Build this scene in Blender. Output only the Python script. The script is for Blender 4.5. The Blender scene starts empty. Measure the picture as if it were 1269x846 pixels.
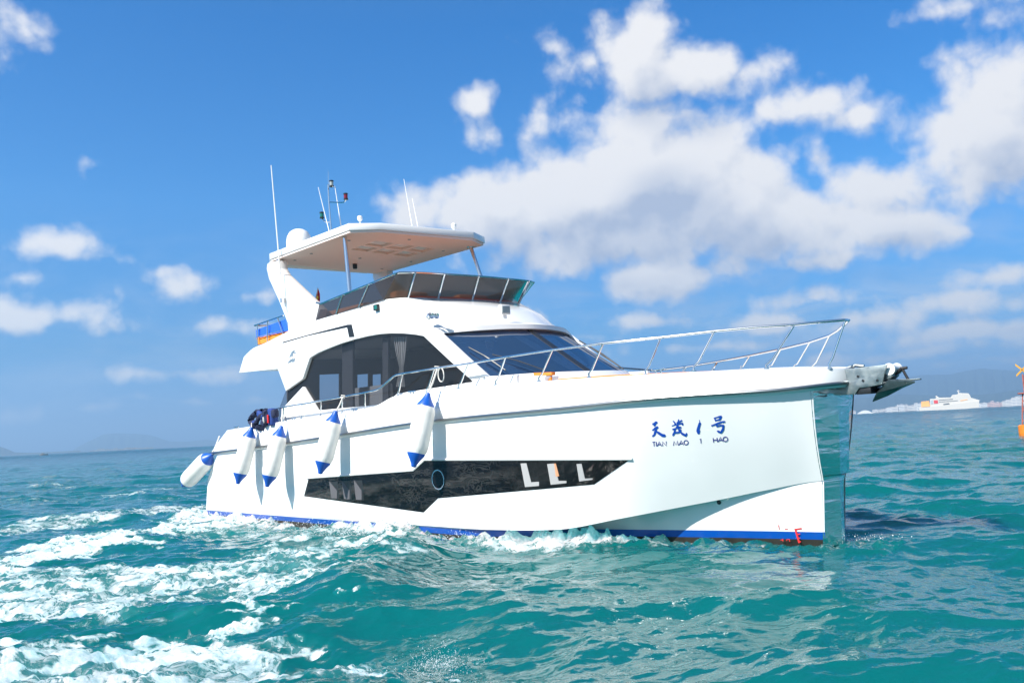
import bpy, bmesh, math, random
import numpy as np
from mathutils import Vector, Matrix
from mathutils.geometry import tessellate_polygon
random.seed(7); rng = np.random.default_rng(11)
SC = bpy.context.scene
COL = SC.collection

# ------------------------------------------------------------------ camera
W, H, F, CAMH = 1269., 846., 1087., 1.95
_roll = math.atan(0.049)
_pitch = math.atan((533.7-423)*math.cos(_roll)/F)
_f = np.array([0, math.cos(_pitch), math.sin(_pitch)])
_u = np.array([0, -math.sin(_pitch), math.cos(_pitch)]); _r = np.array([1., 0, 0])
_c, _s = math.cos(_roll), math.sin(_roll)
RT = _c*_r-_s*_u; UP = _s*_r+_c*_u; FW = _f
CPOS = np.array([0, 0, CAMH])
cam = bpy.data.cameras.new('camera'); co = bpy.data.objects.new('camera', cam); COL.objects.link(co)
cam.sensor_width = 36; cam.lens = 36*F/W; cam.clip_end = 80000; cam.clip_start = .1
co.matrix_world = Matrix(((RT[0], UP[0], -FW[0], 0), (RT[1], UP[1], -FW[1], 0), (RT[2], UP[2], -FW[2], CAMH), (0, 0, 0, 1)))
SC.camera = co

# ------------------------------------------------------------------ light, exposure
SUN_AZ, SUN_EL = math.radians(-129), math.radians(42)
SUND = Vector((math.sin(SUN_AZ)*math.cos(SUN_EL), math.cos(SUN_AZ)*math.cos(SUN_EL), math.sin(SUN_EL)))
sl = bpy.data.lights.new('sun', 'SUN'); sl.energy = 5.0; sl.angle = math.radians(.5); sl.color = (1, .955, .89)
so = bpy.data.objects.new('sun', sl); COL.objects.link(so)
so.rotation_euler = SUND.to_track_quat('Z', 'Y').to_euler()
SC.view_settings.view_transform = 'Standard'; SC.view_settings.look = 'None'
SC.view_settings.gamma = 1; SC.view_settings.exposure = 0.95; SC.view_settings.use_curve_mapping = False
SC.cycles.max_bounces = 8; SC.cycles.transparent_max_bounces = 16; SC.cycles.volume_bounces = 0
SC.cycles.caustics_reflective = False; SC.cycles.caustics_refractive = False

world = bpy.data.worlds.new('World'); SC.world = world; world.use_nodes = True
try:
    world.cycles.sampling_method = 'MANUAL'; world.cycles.sample_map_resolution = 512
except Exception: pass

HAZE = 1.5e-4
class NT:
    "small helper to write node trees"
    def __init__(s, tree): s.t = tree; s.n = tree.nodes; s.l = tree.links
    def node(s, typ, **kw):
        n = s.n.new(typ)
        for k, v in kw.items(): setattr(n, k, v)
        return n
    def put(s, sock, v):
        if isinstance(v, bpy.types.NodeSocket): s.l.new(v, sock)
        elif v is not None: sock.default_value = v
    def math(s, op, a, b=None, c=None, clamp=False):
        n = s.node('ShaderNodeMath', operation=op, use_clamp=clamp)
        for i, v in enumerate((a, b, c)):
            if v is not None: s.put(n.inputs[i], v)
        return n.outputs[0]
    def vmath(s, op, a, b=None, c=None, scale=None):
        n = s.node('ShaderNodeVectorMath', operation=op)
        for i, v in enumerate((a, b, c)):
            if v is not None: s.put(n.inputs[i], v)
        if scale is not None: s.put(n.inputs['Scale'], scale)
        return n.outputs['Value'] if op in ('LENGTH', 'DOT_PRODUCT', 'DISTANCE') else n.outputs[0]
    def noise(s, vec, scale, detail=4, rough=.55, dist=0., lac=2., out=0):
        n = s.node('ShaderNodeTexNoise'); s.put(n.inputs['Vector'], vec)
        n.inputs['Scale'].default_value = scale; n.inputs['Detail'].default_value = detail
        n.inputs['Roughness'].default_value = rough; n.inputs['Distortion'].default_value = dist
        n.inputs['Lacunarity'].default_value = lac
        return n.outputs[out]
    def ramp(s, x, a, b, lo=0., hi=1., smooth=True):
        n = s.node('ShaderNodeMapRange', interpolation_type='SMOOTHSTEP' if smooth else 'LINEAR')
        for i, v in enumerate((x, a, b, lo, hi)): s.put(n.inputs[i], v)
        return n.outputs[0]
    def mix(s, f, a, b, mode='MIX'):
        n = s.node('ShaderNodeMix', data_type='RGBA', blend_type=mode)
        s.put(n.inputs[0], f); s.put(n.inputs[6], a); s.put(n.inputs[7], b)
        return n.outputs[2]

def px_dir(px, py):
    v = FW+RT*(px-W/2)/F-UP*(py-H/2)/F
    return v/np.linalg.norm(v)
def px_azel(px, py):
    v = px_dir(px, py); return math.atan2(v[0], v[1]), math.asin(v[2])

# sky with cumulus: each cloud is a bank of soft lobes placed by azimuth / elevation
CLOUDS = [  # px, py, rx, ry, weight (photo pixels; converted to angles)
 (810, 215, 150, 100, 1.5), (720, 245, 150, 80, 1.35), (610, 262, 135, 62, 1.3), (520, 262, 62, 42, .9),
 (890, 250, 130, 80, 1.3), (980, 280, 140, 55, 1.15), (1090, 285, 120, 48, .95), (760, 295, 250, 62, 1.0),
 (805, 165, 95, 48, 1.1), (860, 195, 85, 62, 1.1), (700, 215, 85, 55, 1.0),
 (790, 60, 92, 58, 1.05), (845, 88, 100, 50, 1.0), (730, 78, 70, 30, .6), (930, 85, 66, 34, .65), (685, 66, 46, 24, .4),
 (1005, 125, 84, 36, .85), (1060, 140, 80, 26, .5), (585, 122, 44, 30, .5), (600, 160, 36, 28, .28), (668, 150, 50, 38, .36),
 (1225, 150, 130, 95, 1.1), (1262, 95, 70, 60, .7), (1160, 140, 80, 50, .55), (1185, 215, 100, 45, .6), (1180, 8, 90, 24, .45), (1250, 25, 60, 28, .4),
 (1014, 200, 26, 34, .62), (1100, 238, 120, 45, .85),
 (810, 342, 115, 42, .95), (735, 362, 60, 20, .45), (885, 340, 80, 28, .6),
 (1010, 372, 90, 22, .6), (1090, 398, 120, 22, .62), (960, 402, 120, 18, .5), (1180, 378, 110, 24, .66), (1235, 345, 90, 24, .66), (1200, 415, 140, 18, .6),
 (1030, 322, 120, 20, .6), (900, 428, 170, 14, .5), (1120, 440, 210, 13, .5), (800, 402, 130, 16, .5), (1220, 450, 120, 12, .45), (720, 420, 120, 14, .4), (640, 395, 90, 16, .35),
 (60, 303, 76, 26, .62), (122, 318, 66, 15, .36), (45, 392, 85, 26, .66), (110, 400, 55, 15, .3), (28, 345, 42, 12, .28),
 (240, 352, 100, 26, .5), (195, 335, 60, 16, .3), (315, 370, 66, 18, .38), (270, 405, 62, 18, .45), (180, 465, 70, 15, .42), (240, 460, 90, 14, .36),
 (240, 494, 140, 9, .3), (100, 508, 80, 8, .22), (300, 450, 56, 12, .3), (34, 30, 30, 34, .36), (4, 20, 26, 40, .3), (108, 200, 32, 18, .28),
]
nt = NT(world.node_tree); nt.n.clear()
g = bpy.data.node_groups.new('cloud_density', 'ShaderNodeTree')
g.interface.new_socket('P', in_out='INPUT', socket_type='NodeSocketVector')
g.interface.new_socket('D', in_out='OUTPUT', socket_type='NodeSocketFloat')
g.interface.new_socket('S', in_out='OUTPUT', socket_type='NodeSocketFloat')
q = NT(g); gi = q.node('NodeGroupInput'); go = q.node('NodeGroupOutput')
wv = q.noise(gi.outputs[0], 9, 2, .5, out=1)
P = q.vmath('MULTIPLY_ADD', q.vmath('SUBTRACT', wv, (.5, .5, .5)), (.035, .03, 0), gi.outputs[0])
acc = None
for (px, py, rx, ry, w) in CLOUDS:
    a, e = px_azel(px, py)
    d = q.vmath('MULTIPLY', q.vmath('SUBTRACT', P, (a, e, 0)), (F/rx, F/ry, 0))
    v = q.math('MULTIPLY_ADD', q.vmath('LENGTH', d), -w, w)
    acc = v if acc is None else q.math('SMOOTH_MAX', acc, v, .22)
n1 = q.noise(gi.outputs[0], 12, 9, .56, .12)
n2 = q.noise(gi.outputs[0], 36, 7, .6, .2)
d = q.math('MULTIPLY_ADD', q.math('SUBTRACT', n1, .5), .95, acc)
d = q.math('MULTIPLY_ADD', q.math('SUBTRACT', n2, .5), .46, d)
vo = q.node('ShaderNodeTexVoronoi', feature='F1'); vo.inputs['Scale'].default_value = 17; vo.inputs['Detail'].default_value = 2; vo.inputs['Roughness'].default_value = .55
q.l.new(q.vmath('MULTIPLY_ADD', q.vmath('SUBTRACT', q.noise(gi.outputs[0], 26, 3, .5, out=1), (.5, .5, .5)), (.03, .03, 0), gi.outputs[0]), vo.inputs['Vector'])
d = q.math('MULTIPLY_ADD', q.math('SUBTRACT', .80, vo.outputs['Distance']), .46, d)
q.l.new(d, go.inputs[0])
q.l.new(q.math('MULTIPLY_ADD', q.math('SUBTRACT', q.noise(gi.outputs[0], 8, 3, .5), .5), .9, acc), go.inputs[1])
tc = nt.node('ShaderNodeTexCoord')
sx = nt.node('ShaderNodeSeparateXYZ'); nt.l.new(tc.outputs['Generated'], sx.inputs[0])
az = nt.math('ARCTAN2', sx.outputs[0], sx.outputs[1]); el = nt.math('ARCSINE', sx.outputs[2])
cb = nt.node('ShaderNodeCombineXYZ'); nt.l.new(az, cb.inputs[0]); nt.l.new(el, cb.inputs[1])
def dens(off):
    n = nt.node('ShaderNodeGroup'); n.node_tree = g
    nt.put(n.inputs[0], cb.outputs[0] if off is None else nt.vmath('ADD', cb.outputs[0], off)); return n.outputs
D0, D1, D2 = dens(None)[0], dens((-.012, .020, 0))[0], dens((-.012, .055, 0))[1]
wisp = nt.noise(nt.vmath('MULTIPLY', cb.outputs[0], (1, 2.6, 1)), 7, 8, .62, .4)
veil = nt.math('MULTIPLY', nt.ramp(wisp, .38, .70, 0, .5), nt.math('MULTIPLY', nt.ramp(el, .30, .04), nt.ramp(az, -.35, .30, .45, 1.)))
alpha = nt.math('MAXIMUM', nt.math('MULTIPLY', nt.ramp(D0, -.02, .52), .97), veil)
lit = nt.math('MULTIPLY_ADD', nt.math('SUBTRACT', D0, D1), .95, .90, clamp=True)
deep = nt.ramp(D2, .34, 1.12, 0, .62)
lit = nt.math('SUBTRACT', lit, deep, clamp=True)
ccol = nt.mix(lit, (.50, .56, .70, 1), (1.0, .975, .955, 1))
sky = nt.node('ShaderNodeTexSky'); sky.sky_type = 'NISHITA'; sky.sun_disc = False
sky.sun_elevation = SUN_EL; sky.sun_rotation = SUN_AZ % (2*math.pi)
sky.altitude = 0; sky.air_density = 1.0; sky.dust_density = .4; sky.ozone_density = 2.2
cr = nt.node('ShaderNodeValToRGB'); nt.l.new(el, cr.inputs[0])      # colour balance of the air by elevation
stops = [(0., (.22, .48, 1.08)), (.03, (.22, .48, 1.06)), (.10, (.17, .52, .90)), (.26, (.18, .75, 1.22)), (.45, (.05, .68, 1.25)), (.9, (.7, 1.0, 1.15))]
while len(cr.color_ramp.elements) < len(stops): cr.color_ramp.elements.new(.5)
for e_, (p_, c_) in zip(cr.color_ramp.elements, stops): e_.position = p_; e_.color = (*[v/2 for v in c_], 1)
tcol = nt.mix(nt.ramp(sx.outputs[1], .15, -.45), nt.vmath('SCALE', cr.outputs[0], scale=2.), (1.0, 1.0, 1.0, 1))   # whiter air on the sun's side
tint = nt.vmath('MULTIPLY', sky.outputs[0], tcol)
bg = nt.node('ShaderNodeBackground'); nt.l.new(tint, bg.inputs[0]); bg.inputs[1].default_value = .075
bc = nt.node('ShaderNodeBackground'); nt.l.new(ccol, bc.inputs[0]); bc.inputs[1].default_value = .53
ms = nt.node('ShaderNodeMixShader')
elf = nt.ramp(el, .0, .10, .6, 1.)
nt.l.new(nt.math('MULTIPLY', alpha, elf), ms.inputs[0]); nt.l.new(bg.outputs[0], ms.inputs[1]); nt.l.new(bc.outputs[0], ms.inputs[2])
wo = nt.node('ShaderNodeOutputWorld'); nt.l.new(ms.outputs[0], wo.inputs[0])

# ------------------------------------------------------------------ materials
def mat(name, col, rough=.4, metal=0., spec=.5, coat=0., bump=None, var=0., varscale=3., ior=1.5, aniso=0):
    m = bpy.data.materials.new(name); m.use_nodes = True; t = NT(m.node_tree); b = t.n['Principled BSDF']
    b.inputs['Roughness'].default_value = rough; b.inputs['Metallic'].default_value = metal
    b.inputs['Specular IOR Level'].default_value = spec; b.inputs['Coat Weight'].default_value = coat
    b.inputs['Coat Roughness'].default_value = .04; b.inputs['IOR'].default_value = ior
    c4 = (*col, 1); o = t.node('ShaderNodeTexCoord').outputs['Object']
    if var:
        n = t.noise(o, varscale, 5, .6)
        k = t.ramp(n, .3, .7, 1-var, 1+var*.4, False)
        t.l.new(t.mix(1., c4, k, 'MULTIPLY'), b.inputs['Base Color'])
        t.l.new(t.ramp(n, .3, .7, rough*.8, min(1, rough*1.3), False), b.inputs['Roughness'])
    else: b.inputs['Base Color'].default_value = c4
    if bump:
        bn = t.node('ShaderNodeBump'); bn.inputs['Strength'].default_value = bump[1]; bn.inputs['Distance'].default_value = bump[2]
        t.l.new(t.noise(o, bump[0], 4, .6), bn.inputs['Height']); t.l.new(bn.outputs[0], b.inputs['Normal'])
    return m
def glass(name, tint, refl=1.5, rough=.0, diff=None, dw=.0, rk=1.):
    m = bpy.data.materials.new(name); m.use_nodes = True; t = NT(m.node_tree); t.n.clear()
    tr = t.node('ShaderNodeBsdfTransparent'); tr.inputs[0].default_value = (*tint, 1)
    gl = t.node('ShaderNodeBsdfGlossy'); gl.inputs['Roughness'].default_value = rough; gl.inputs[0].default_value = (1, 1, 1, 1)
    fr = t.node('ShaderNodeFresnel'); fr.inputs[0].default_value = refl
    base = tr.outputs[0]
    if dw:
        df = t.node('ShaderNodeBsdfDiffuse'); df.inputs[0].default_value = (*diff, 1)
        m0 = t.node('ShaderNodeMixShader'); m0.inputs[0].default_value = dw
        t.l.new(tr.outputs[0], m0.inputs[1]); t.l.new(df.outputs[0], m0.inputs[2]); base = m0.outputs[0]
    mx = t.node('ShaderNodeMixShader'); t.l.new(t.math('MULTIPLY', fr.outputs[0], rk), mx.inputs[0]); t.l.new(base, mx.inputs[1]); t.l.new(gl.outputs[0], mx.inputs[2])
    o = t.node('ShaderNodeOutputMaterial'); t.l.new(mx.outputs[0], o.inputs[0]); return m
M = {}
M['gel'] = mat('gelcoat_white', (.80, .80, .79), .22, coat=.6, var=.03, varscale=.9)
M['gelw'] = mat('gelcoat_warm_white', (.78, .77, .75), .35, var=.03)
M['under'] = mat('headlining_bounce_peach', (.90, .73, .665), .45)  # peach tint puts warm bounce light into the white lining's colour
M['blue'] = mat('boot_stripe_blue', (.001, .072, .38), .3, coat=.3)
M['anti'] = mat('bottom_paint_black', (.03, .028, .022), .6, var=.4, varscale=4)
M['redp'] = mat('marking_red', (.6, .02, .02), .5)
M['chrome'] = mat('stainless_steel', (.72, .72, .72), .12, 1.)
M['strake'] = mat('rub_rail_steel', (.30, .31, .32), .3, 1.)
M['plate'] = mat('polished_stem_steel', (.86, .90, .89), .13, 1.)
def rippled(m):
    t = NT(m.node_tree); b = t.n['Principled BSDF']; o = t.node('ShaderNodeTexCoord').outputs['Object']
    mp = t.node('ShaderNodeMapping'); t.l.new(o, mp.inputs[0]); mp.inputs['Rotation'].default_value = (0, .65, 0); mp.inputs['Scale'].default_value = (1.2, 1.5, 6)
    n = t.noise(mp.outputs[0], .9, 2, .5, .6); bn = t.node('ShaderNodeBump'); bn.inputs['Strength'].default_value = .5; bn.inputs['Distance'].default_value = .05
    t.l.new(n, bn.inputs['Height']); t.l.new(bn.outputs[0], b.inputs['Normal'])
rippled(M['plate'])
M['brushed'] = mat('brushed_steel', (.30, .345, .355), .45, 1., var=.15, varscale=9)
M['black'] = mat('gloss_black_panel', (.006, .006, .007), .05, spec=.35, bump=(1.5, .05, .03))
def painted_reflection():  # grey swirls in the base colour imitate rippled water reflections
    m = mat('black_painted_reflection', (.006, .006, .007), .06, spec=.35); t = NT(m.node_tree); b = t.n['Principled BSDF']; o = t.node('ShaderNodeTexCoord').outputs['Object']
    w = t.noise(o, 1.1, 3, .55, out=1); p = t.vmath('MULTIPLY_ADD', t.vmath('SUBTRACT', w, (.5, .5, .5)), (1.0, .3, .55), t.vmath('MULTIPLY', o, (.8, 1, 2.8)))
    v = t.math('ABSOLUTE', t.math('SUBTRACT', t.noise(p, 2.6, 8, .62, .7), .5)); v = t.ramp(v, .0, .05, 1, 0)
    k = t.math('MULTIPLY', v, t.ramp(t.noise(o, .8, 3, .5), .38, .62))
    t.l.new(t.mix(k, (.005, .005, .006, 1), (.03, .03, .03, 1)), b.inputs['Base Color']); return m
M['painted_reflection'] = painted_reflection()
M['dark'] = mat('black_trim', (.015, .016, .018), .35)
M['rubber'] = mat('fender_white', (.78, .765, .72), .45, var=.13, varscale=4)
M['fblue'] = mat('fender_blue', (.004, .08, .40), .4)
M['letter'] = mat('lettering_blue', (.003, .055, .36), .4)
M['letterd'] = mat('lettering_navy', (.03, .03, .22), .4)
M['emblem'] = mat('emblem_grey', (.16, .22, .28), .4)
M['orange'] = mat('cushion_orange', (.68, .18, .012), .7, bump=(60, .2, .01))
M['tan'] = mat('seat_tan', (.58, .28, .15), .6)
M['dash'] = mat('dash_red', (.62, .10, .03), .45)
M['teak'] = mat('deck_teak', (.62, .43, .33), .6, var=.3, varscale=6)
M['clothb'] = mat('cloth_blue', (.01, .11, .62), .8, bump=(14, .4, .03))
M['clotho'] = mat('cloth_orange', (.85, .25, .03), .8, bump=(14, .4, .03))
M['navy'] = mat('vest_navy', (.008, .014, .05), .8, bump=(40, .4, .02))
M['vblue'] = mat('vest_blue', (.008, .04, .20), .75)
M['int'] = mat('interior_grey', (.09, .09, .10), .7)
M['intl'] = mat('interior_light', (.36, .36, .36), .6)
M['anchor'] = mat('anchor_steel', (.17, .20, .20), .35, .9, var=.3, varscale=8)
M['rope'] = mat('white_rope', (.75, .72, .66), .9)
M['curtain'] = mat('curtain_white', (.75, .73, .70), .9)
M['flag'] = mat('flag_red', (.62, .015, .02), .8)
M['flagy'] = mat('flag_yellow', (.75, .5, .05), .8)
M['lampr'] = mat('lamp_red', (.16, .01, .02), .2); M['lampg'] = mat('lamp_green', (.01, .13, .11), .2); M['lampc'] = mat('lamp_clear', (.3, .34, .34), .15)
M['gside'] = glass('side_glass', (.52, .54, .58), 1.3, diff=(.07, .078, .09), dw=.16)
M['gfront'] = glass('windscreen_glass', (.20, .29, .42), 1.5, diff=(.010, .040, .115), dw=.48, rk=.32)
M['gfly'] = glass('smoked_screen', (.26, .185, .145), 1.16, diff=(.17, .128, .105), dw=.6)
M['gflyd'] = glass('smoked_side_screen', (.22, .20, .20), 1.1, diff=(.055, .052, .056), dw=.5)
M['skin'] = mat('skin', (.45, .25, .17), .6); M['shirt'] = mat('shirt', (.25, .12, .16), .8); M['cap'] = mat('cap_white', (.7, .7, .7), .8)

# ------------------------------------------------------------------ boat frame
def nrm(v): return v/np.linalg.norm(v)
def rawdir(px, py): return FW+RT*(px-W/2)/F-UP*(py-H/2)/F
UB = -nrm(rawdir(-388, 585)); _p = nrm(rawdir(1790, 432)); PB = nrm(_p-(_p@UB)*UB); KB = np.cross(UB, PB); SB = -PB
def wz(px, py, z=0.):
    v = rawdir(px, py); return CPOS+v*((z-CAMH)/v[2])
OB = wz(1021, 659, .24)+.28*UB-.33*SB-.24*KB
R3 = np.stack([UB, SB, KB], 1)
def b2w(p): return OB+R3@np.asarray(p, float)
def _pl(px, py, i, val):
    v = R3.T@rawdir(px, py); c = R3.T@(CPOS-OB); return c+v*((val-c[i])/v[i])
def on_x(px, py, x): return _pl(px, py, 0, x)
def on_y(px, py, y): return _pl(px, py, 1, y)
def on_z(px, py, z): return _pl(px, py, 2, z)
YM = Matrix(((UB[0], PB[0], KB[0], OB[0]), (UB[1], PB[1], KB[1], OB[1]), (UB[2], PB[2], KB[2], OB[2]), (0, 0, 0, 1)))

# ------------------------------------------------------------------ mesh helpers (boat coordinates: x forward, y to starboard, z up)
class MB:
    def __init__(s): s.b = bmesh.new()
    def v(s, p): return s.b.verts.new((float(p[0]), float(p[1]), float(p[2])))
    def face(s, pts):
        try: return s.b.faces.new([s.v(p) for p in pts])
        except ValueError: return None
    def grid(s, rows, close=False):
        vs = [[s.v(p) for p in r] for r in rows]
        for i in range(len(vs)-1):
            n = len(vs[i])
            for j in range(n if close else n-1):
                s.b.faces.new((vs[i][j], vs[i][(j+1) % n], vs[i+1][(j+1) % n], vs[i+1][j]))
        return vs
    def loft(s, rows):                       # closed rings with end caps
        vs = s.grid(rows, True); s.b.faces.new(vs[0][::-1]); s.b.faces.new(vs[-1])
    def plate(s, outer, holes=(), vec=(0, -.1, 0)):
        "solid plate: outline (with holes) given thickness along vec"
        loops = [list(map(np.asarray, outer))]+[list(map(np.asarray, h)) for h in holes]
        tri = tessellate_polygon([[Vector(p) for p in l] for l in loops])
        flat = [p for l in loops for p in l]; vec = np.asarray(vec)
        a = [s.v(p) for p in flat]; c = [s.v(p+vec) for p in flat]
        for t in tri:
            try:
                s.b.faces.new([a[i] for i in t]); s.b.faces.new([c[i] for i in t][::-1])
            except ValueError: pass
        k = 0
        for l in loops:
            n = len(l)
            for i in range(n): s.b.faces.new((a[k+i], a[k+(i+1) % n], c[k+(i+1) % n], c[k+i]))
            k += n
    def box(s, c, d, rot=None):
        c = np.asarray(c, float); h = np.asarray(d, float)/2
        R = np.eye(3) if rot is None else np.asarray(rot)
        vs = [s.v(c+R@(h*np.array(k))) for k in ((-1,-1,-1),(1,-1,-1),(1,1,-1),(-1,1,-1),(-1,-1,1),(1,-1,1),(1,1,1),(-1,1,1))]
        for f in ((0,3,2,1),(4,5,6,7),(0,1,5,4),(1,2,6,5),(2,3,7,6),(3,0,4,7)): s.b.faces.new([vs[i] for i in f])
    def tube(s, pts, r, n=10, cap=True):
        pts = [np.asarray(p, float) for p in pts]; m = len(pts)
        rr = r if hasattr(r, '__len__') else [r]*m
        up = None; rows = []
        for i in range(m):
            t = nrm(pts[min(i+1, m-1)]-pts[max(i-1, 0)])
            if up is None: up = np.array([0, 0, 1.]) if abs(t[2]) < .9 else np.array([1., 0, 0])
            a = nrm(np.cross(t, up)); up = nrm(np.cross(a, t))
            rows.append([pts[i]+rr[i]*(math.cos(2*math.pi*j/n)*a+math.sin(2*math.pi*j/n)*up) for j in range(n)])
        if cap: s.loft(rows)
        else: s.grid(rows, True)
    def lathe(s, prof, c, axis=(0, 0, 1), n=20):
        "prof: (radius, height) pairs along axis from c"
        ax = nrm(np.asarray(axis, float)); c = np.asarray(c, float)
        u = nrm(np.cross(ax, (0, 0, 1.) if abs(ax[2]) < .9 else (1., 0, 0))); w = np.cross(ax, u)
        s.loft([[c+ax*h+max(r, 1e-3)*(math.cos(2*math.pi*j/n)*u+math.sin(2*math.pi*j/n)*w) for j in range(n)] for r, h in prof])
    def build(s, name, m, parent=None, flip=True, sharp=32, bevel=0, origin=None, bseg=2):
        bm = s.b
        bmesh.ops.remove_doubles(bm, verts=bm.verts, dist=2e-4)
        bmesh.ops.recalc_face_normals(bm, faces=bm.faces)
        if bevel:
            es = [e for e in bm.edges if len(e.link_faces) == 2 and e.calc_face_angle(0) > math.radians(28)]
            bmesh.ops.bevel(bm, geom=es, offset=bevel, segments=bseg, profile=.5, affect='EDGES', clamp_overlap=True)
        if flip:
            for v in bm.verts: v.co.y = -v.co.y
            bmesh.ops.reverse_faces(bm, faces=bm.faces)
        if origin is not None:
            o = Vector(origin)
            for v in bm.verts: v.co -= o
        for f in bm.faces: f.smooth = True
        for e in bm.edges: e.smooth = not (len(e.link_faces) == 2 and e.calc_face_angle(0) > math.radians(sharp))
        me = bpy.data.meshes.new(name); bm.to_mesh(me); bm.free()
        for x in (m if isinstance(m, (list, tuple)) else [m]): me.materials.append(x)
        ob = bpy.data.objects.new(name, me); COL.objects.link(ob)
        if parent is not None: ob.parent = parent
        return ob
def tag(o, label=None, cat=None, group=None, kind=None):
    for k, v in (('label', label), ('category', cat), ('group', group), ('kind', kind)):
        if v: o[k] = v
    return o
def thing(name, label, cat, group=None, matrix=None, parent=None):
    o = bpy.data.objects.new(name, None); COL.objects.link(o); o.empty_display_size = .3
    if matrix is not None: o.matrix_world = matrix
    return tag(o, label, cat, group)
def pchip(xs, ys):
    xs = np.asarray(xs, float); ys = np.asarray(ys, float); o = np.argsort(xs); xs, ys = xs[o], ys[o]
    h = np.diff(xs); dl = np.diff(ys)/h; d = np.zeros(len(xs))
    for i in range(1, len(xs)-1):
        if dl[i-1]*dl[i] > 0:
            a, b = 2*h[i]+h[i-1], h[i]+2*h[i-1]; d[i] = (a+b)/(a/dl[i-1]+b/dl[i])
    d[0], d[-1] = dl[0], dl[-1]
    def f(x):
        x = np.clip(np.asarray(x, float), xs[0], xs[-1]); i = np.clip(np.searchsorted(xs, x)-1, 0, len(h)-1)
        t = (x-xs[i])/h[i]
        return ((2*t**3-3*t**2+1)*ys[i]+(t**3-2*t**2+t)*h[i]*d[i]+(-2*t**3+3*t**2)*ys[i+1]+(t**3-t**2)*h[i]*d[i+1])
    return f
def mirror(p): return np.array([p[0], -p[1], p[2]])

#@SEA
# ------------------------------------------------------------------ sea: spectrum of wind waves on a polar sheet reaching the horizon
def ocean_tile(N, L, wind, wdir, seed, cut):
    r = np.random.default_rng(seed); k1 = np.fft.fftfreq(N, L/N)*2*np.pi
    kx, ky = np.meshgrid(k1, k1, indexing='ij'); k = np.hypot(kx, ky); k[0, 0] = 1
    Lw = wind**2/9.81; cosf = (kx*wdir[0]+ky*wdir[1])/k
    P = np.exp(-1/(k*Lw)**2)/k**4*(np.abs(cosf)**2*.85+.15)*np.exp(-(k*cut)**2)
    P = P*np.where(cosf < 0, .25, 1); P[0, 0] = 0
    hk = (r.normal(size=(N, N))+1j*r.normal(size=(N, N)))*np.sqrt(P/2)
    ht = np.fft.ifft2(hk).real; sc = 1/ht.std()
    dx = np.fft.ifft2(-1j*kx/k*hk).real*sc; dy = np.fft.ifft2(-1j*ky/k*hk).real*sc
    return ht*sc, dx, dy
def sample(T, L, x, y):
    N = T.shape[0]; u = (x/L*N) % N; v = (y/L*N) % N
    i = np.floor(u).astype(int) % N; j = np.floor(v).astype(int) % N; fu, fv = u-np.floor(u), v-np.floor(v); i2, j2 = (i+1) % N, (j+1) % N
    return (T[i, j]*(1-fu)+T[i2, j]*fu)*(1-fv)+(T[i, j2]*(1-fu)+T[i2, j2]*fu)*fv
def capsule(x, y, a, b, ra, rb):
    ab = b-a; t = np.clip(((x-a[0])*ab[0]+(y-a[1])*ab[1])/(ab@ab+1e-9), 0, 1)
    d = np.hypot(x-(a[0]+t*ab[0]), y-(a[1]+t*ab[1])); return d/(ra+(rb-ra)*t)
hullw = {'fn': None}
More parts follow.
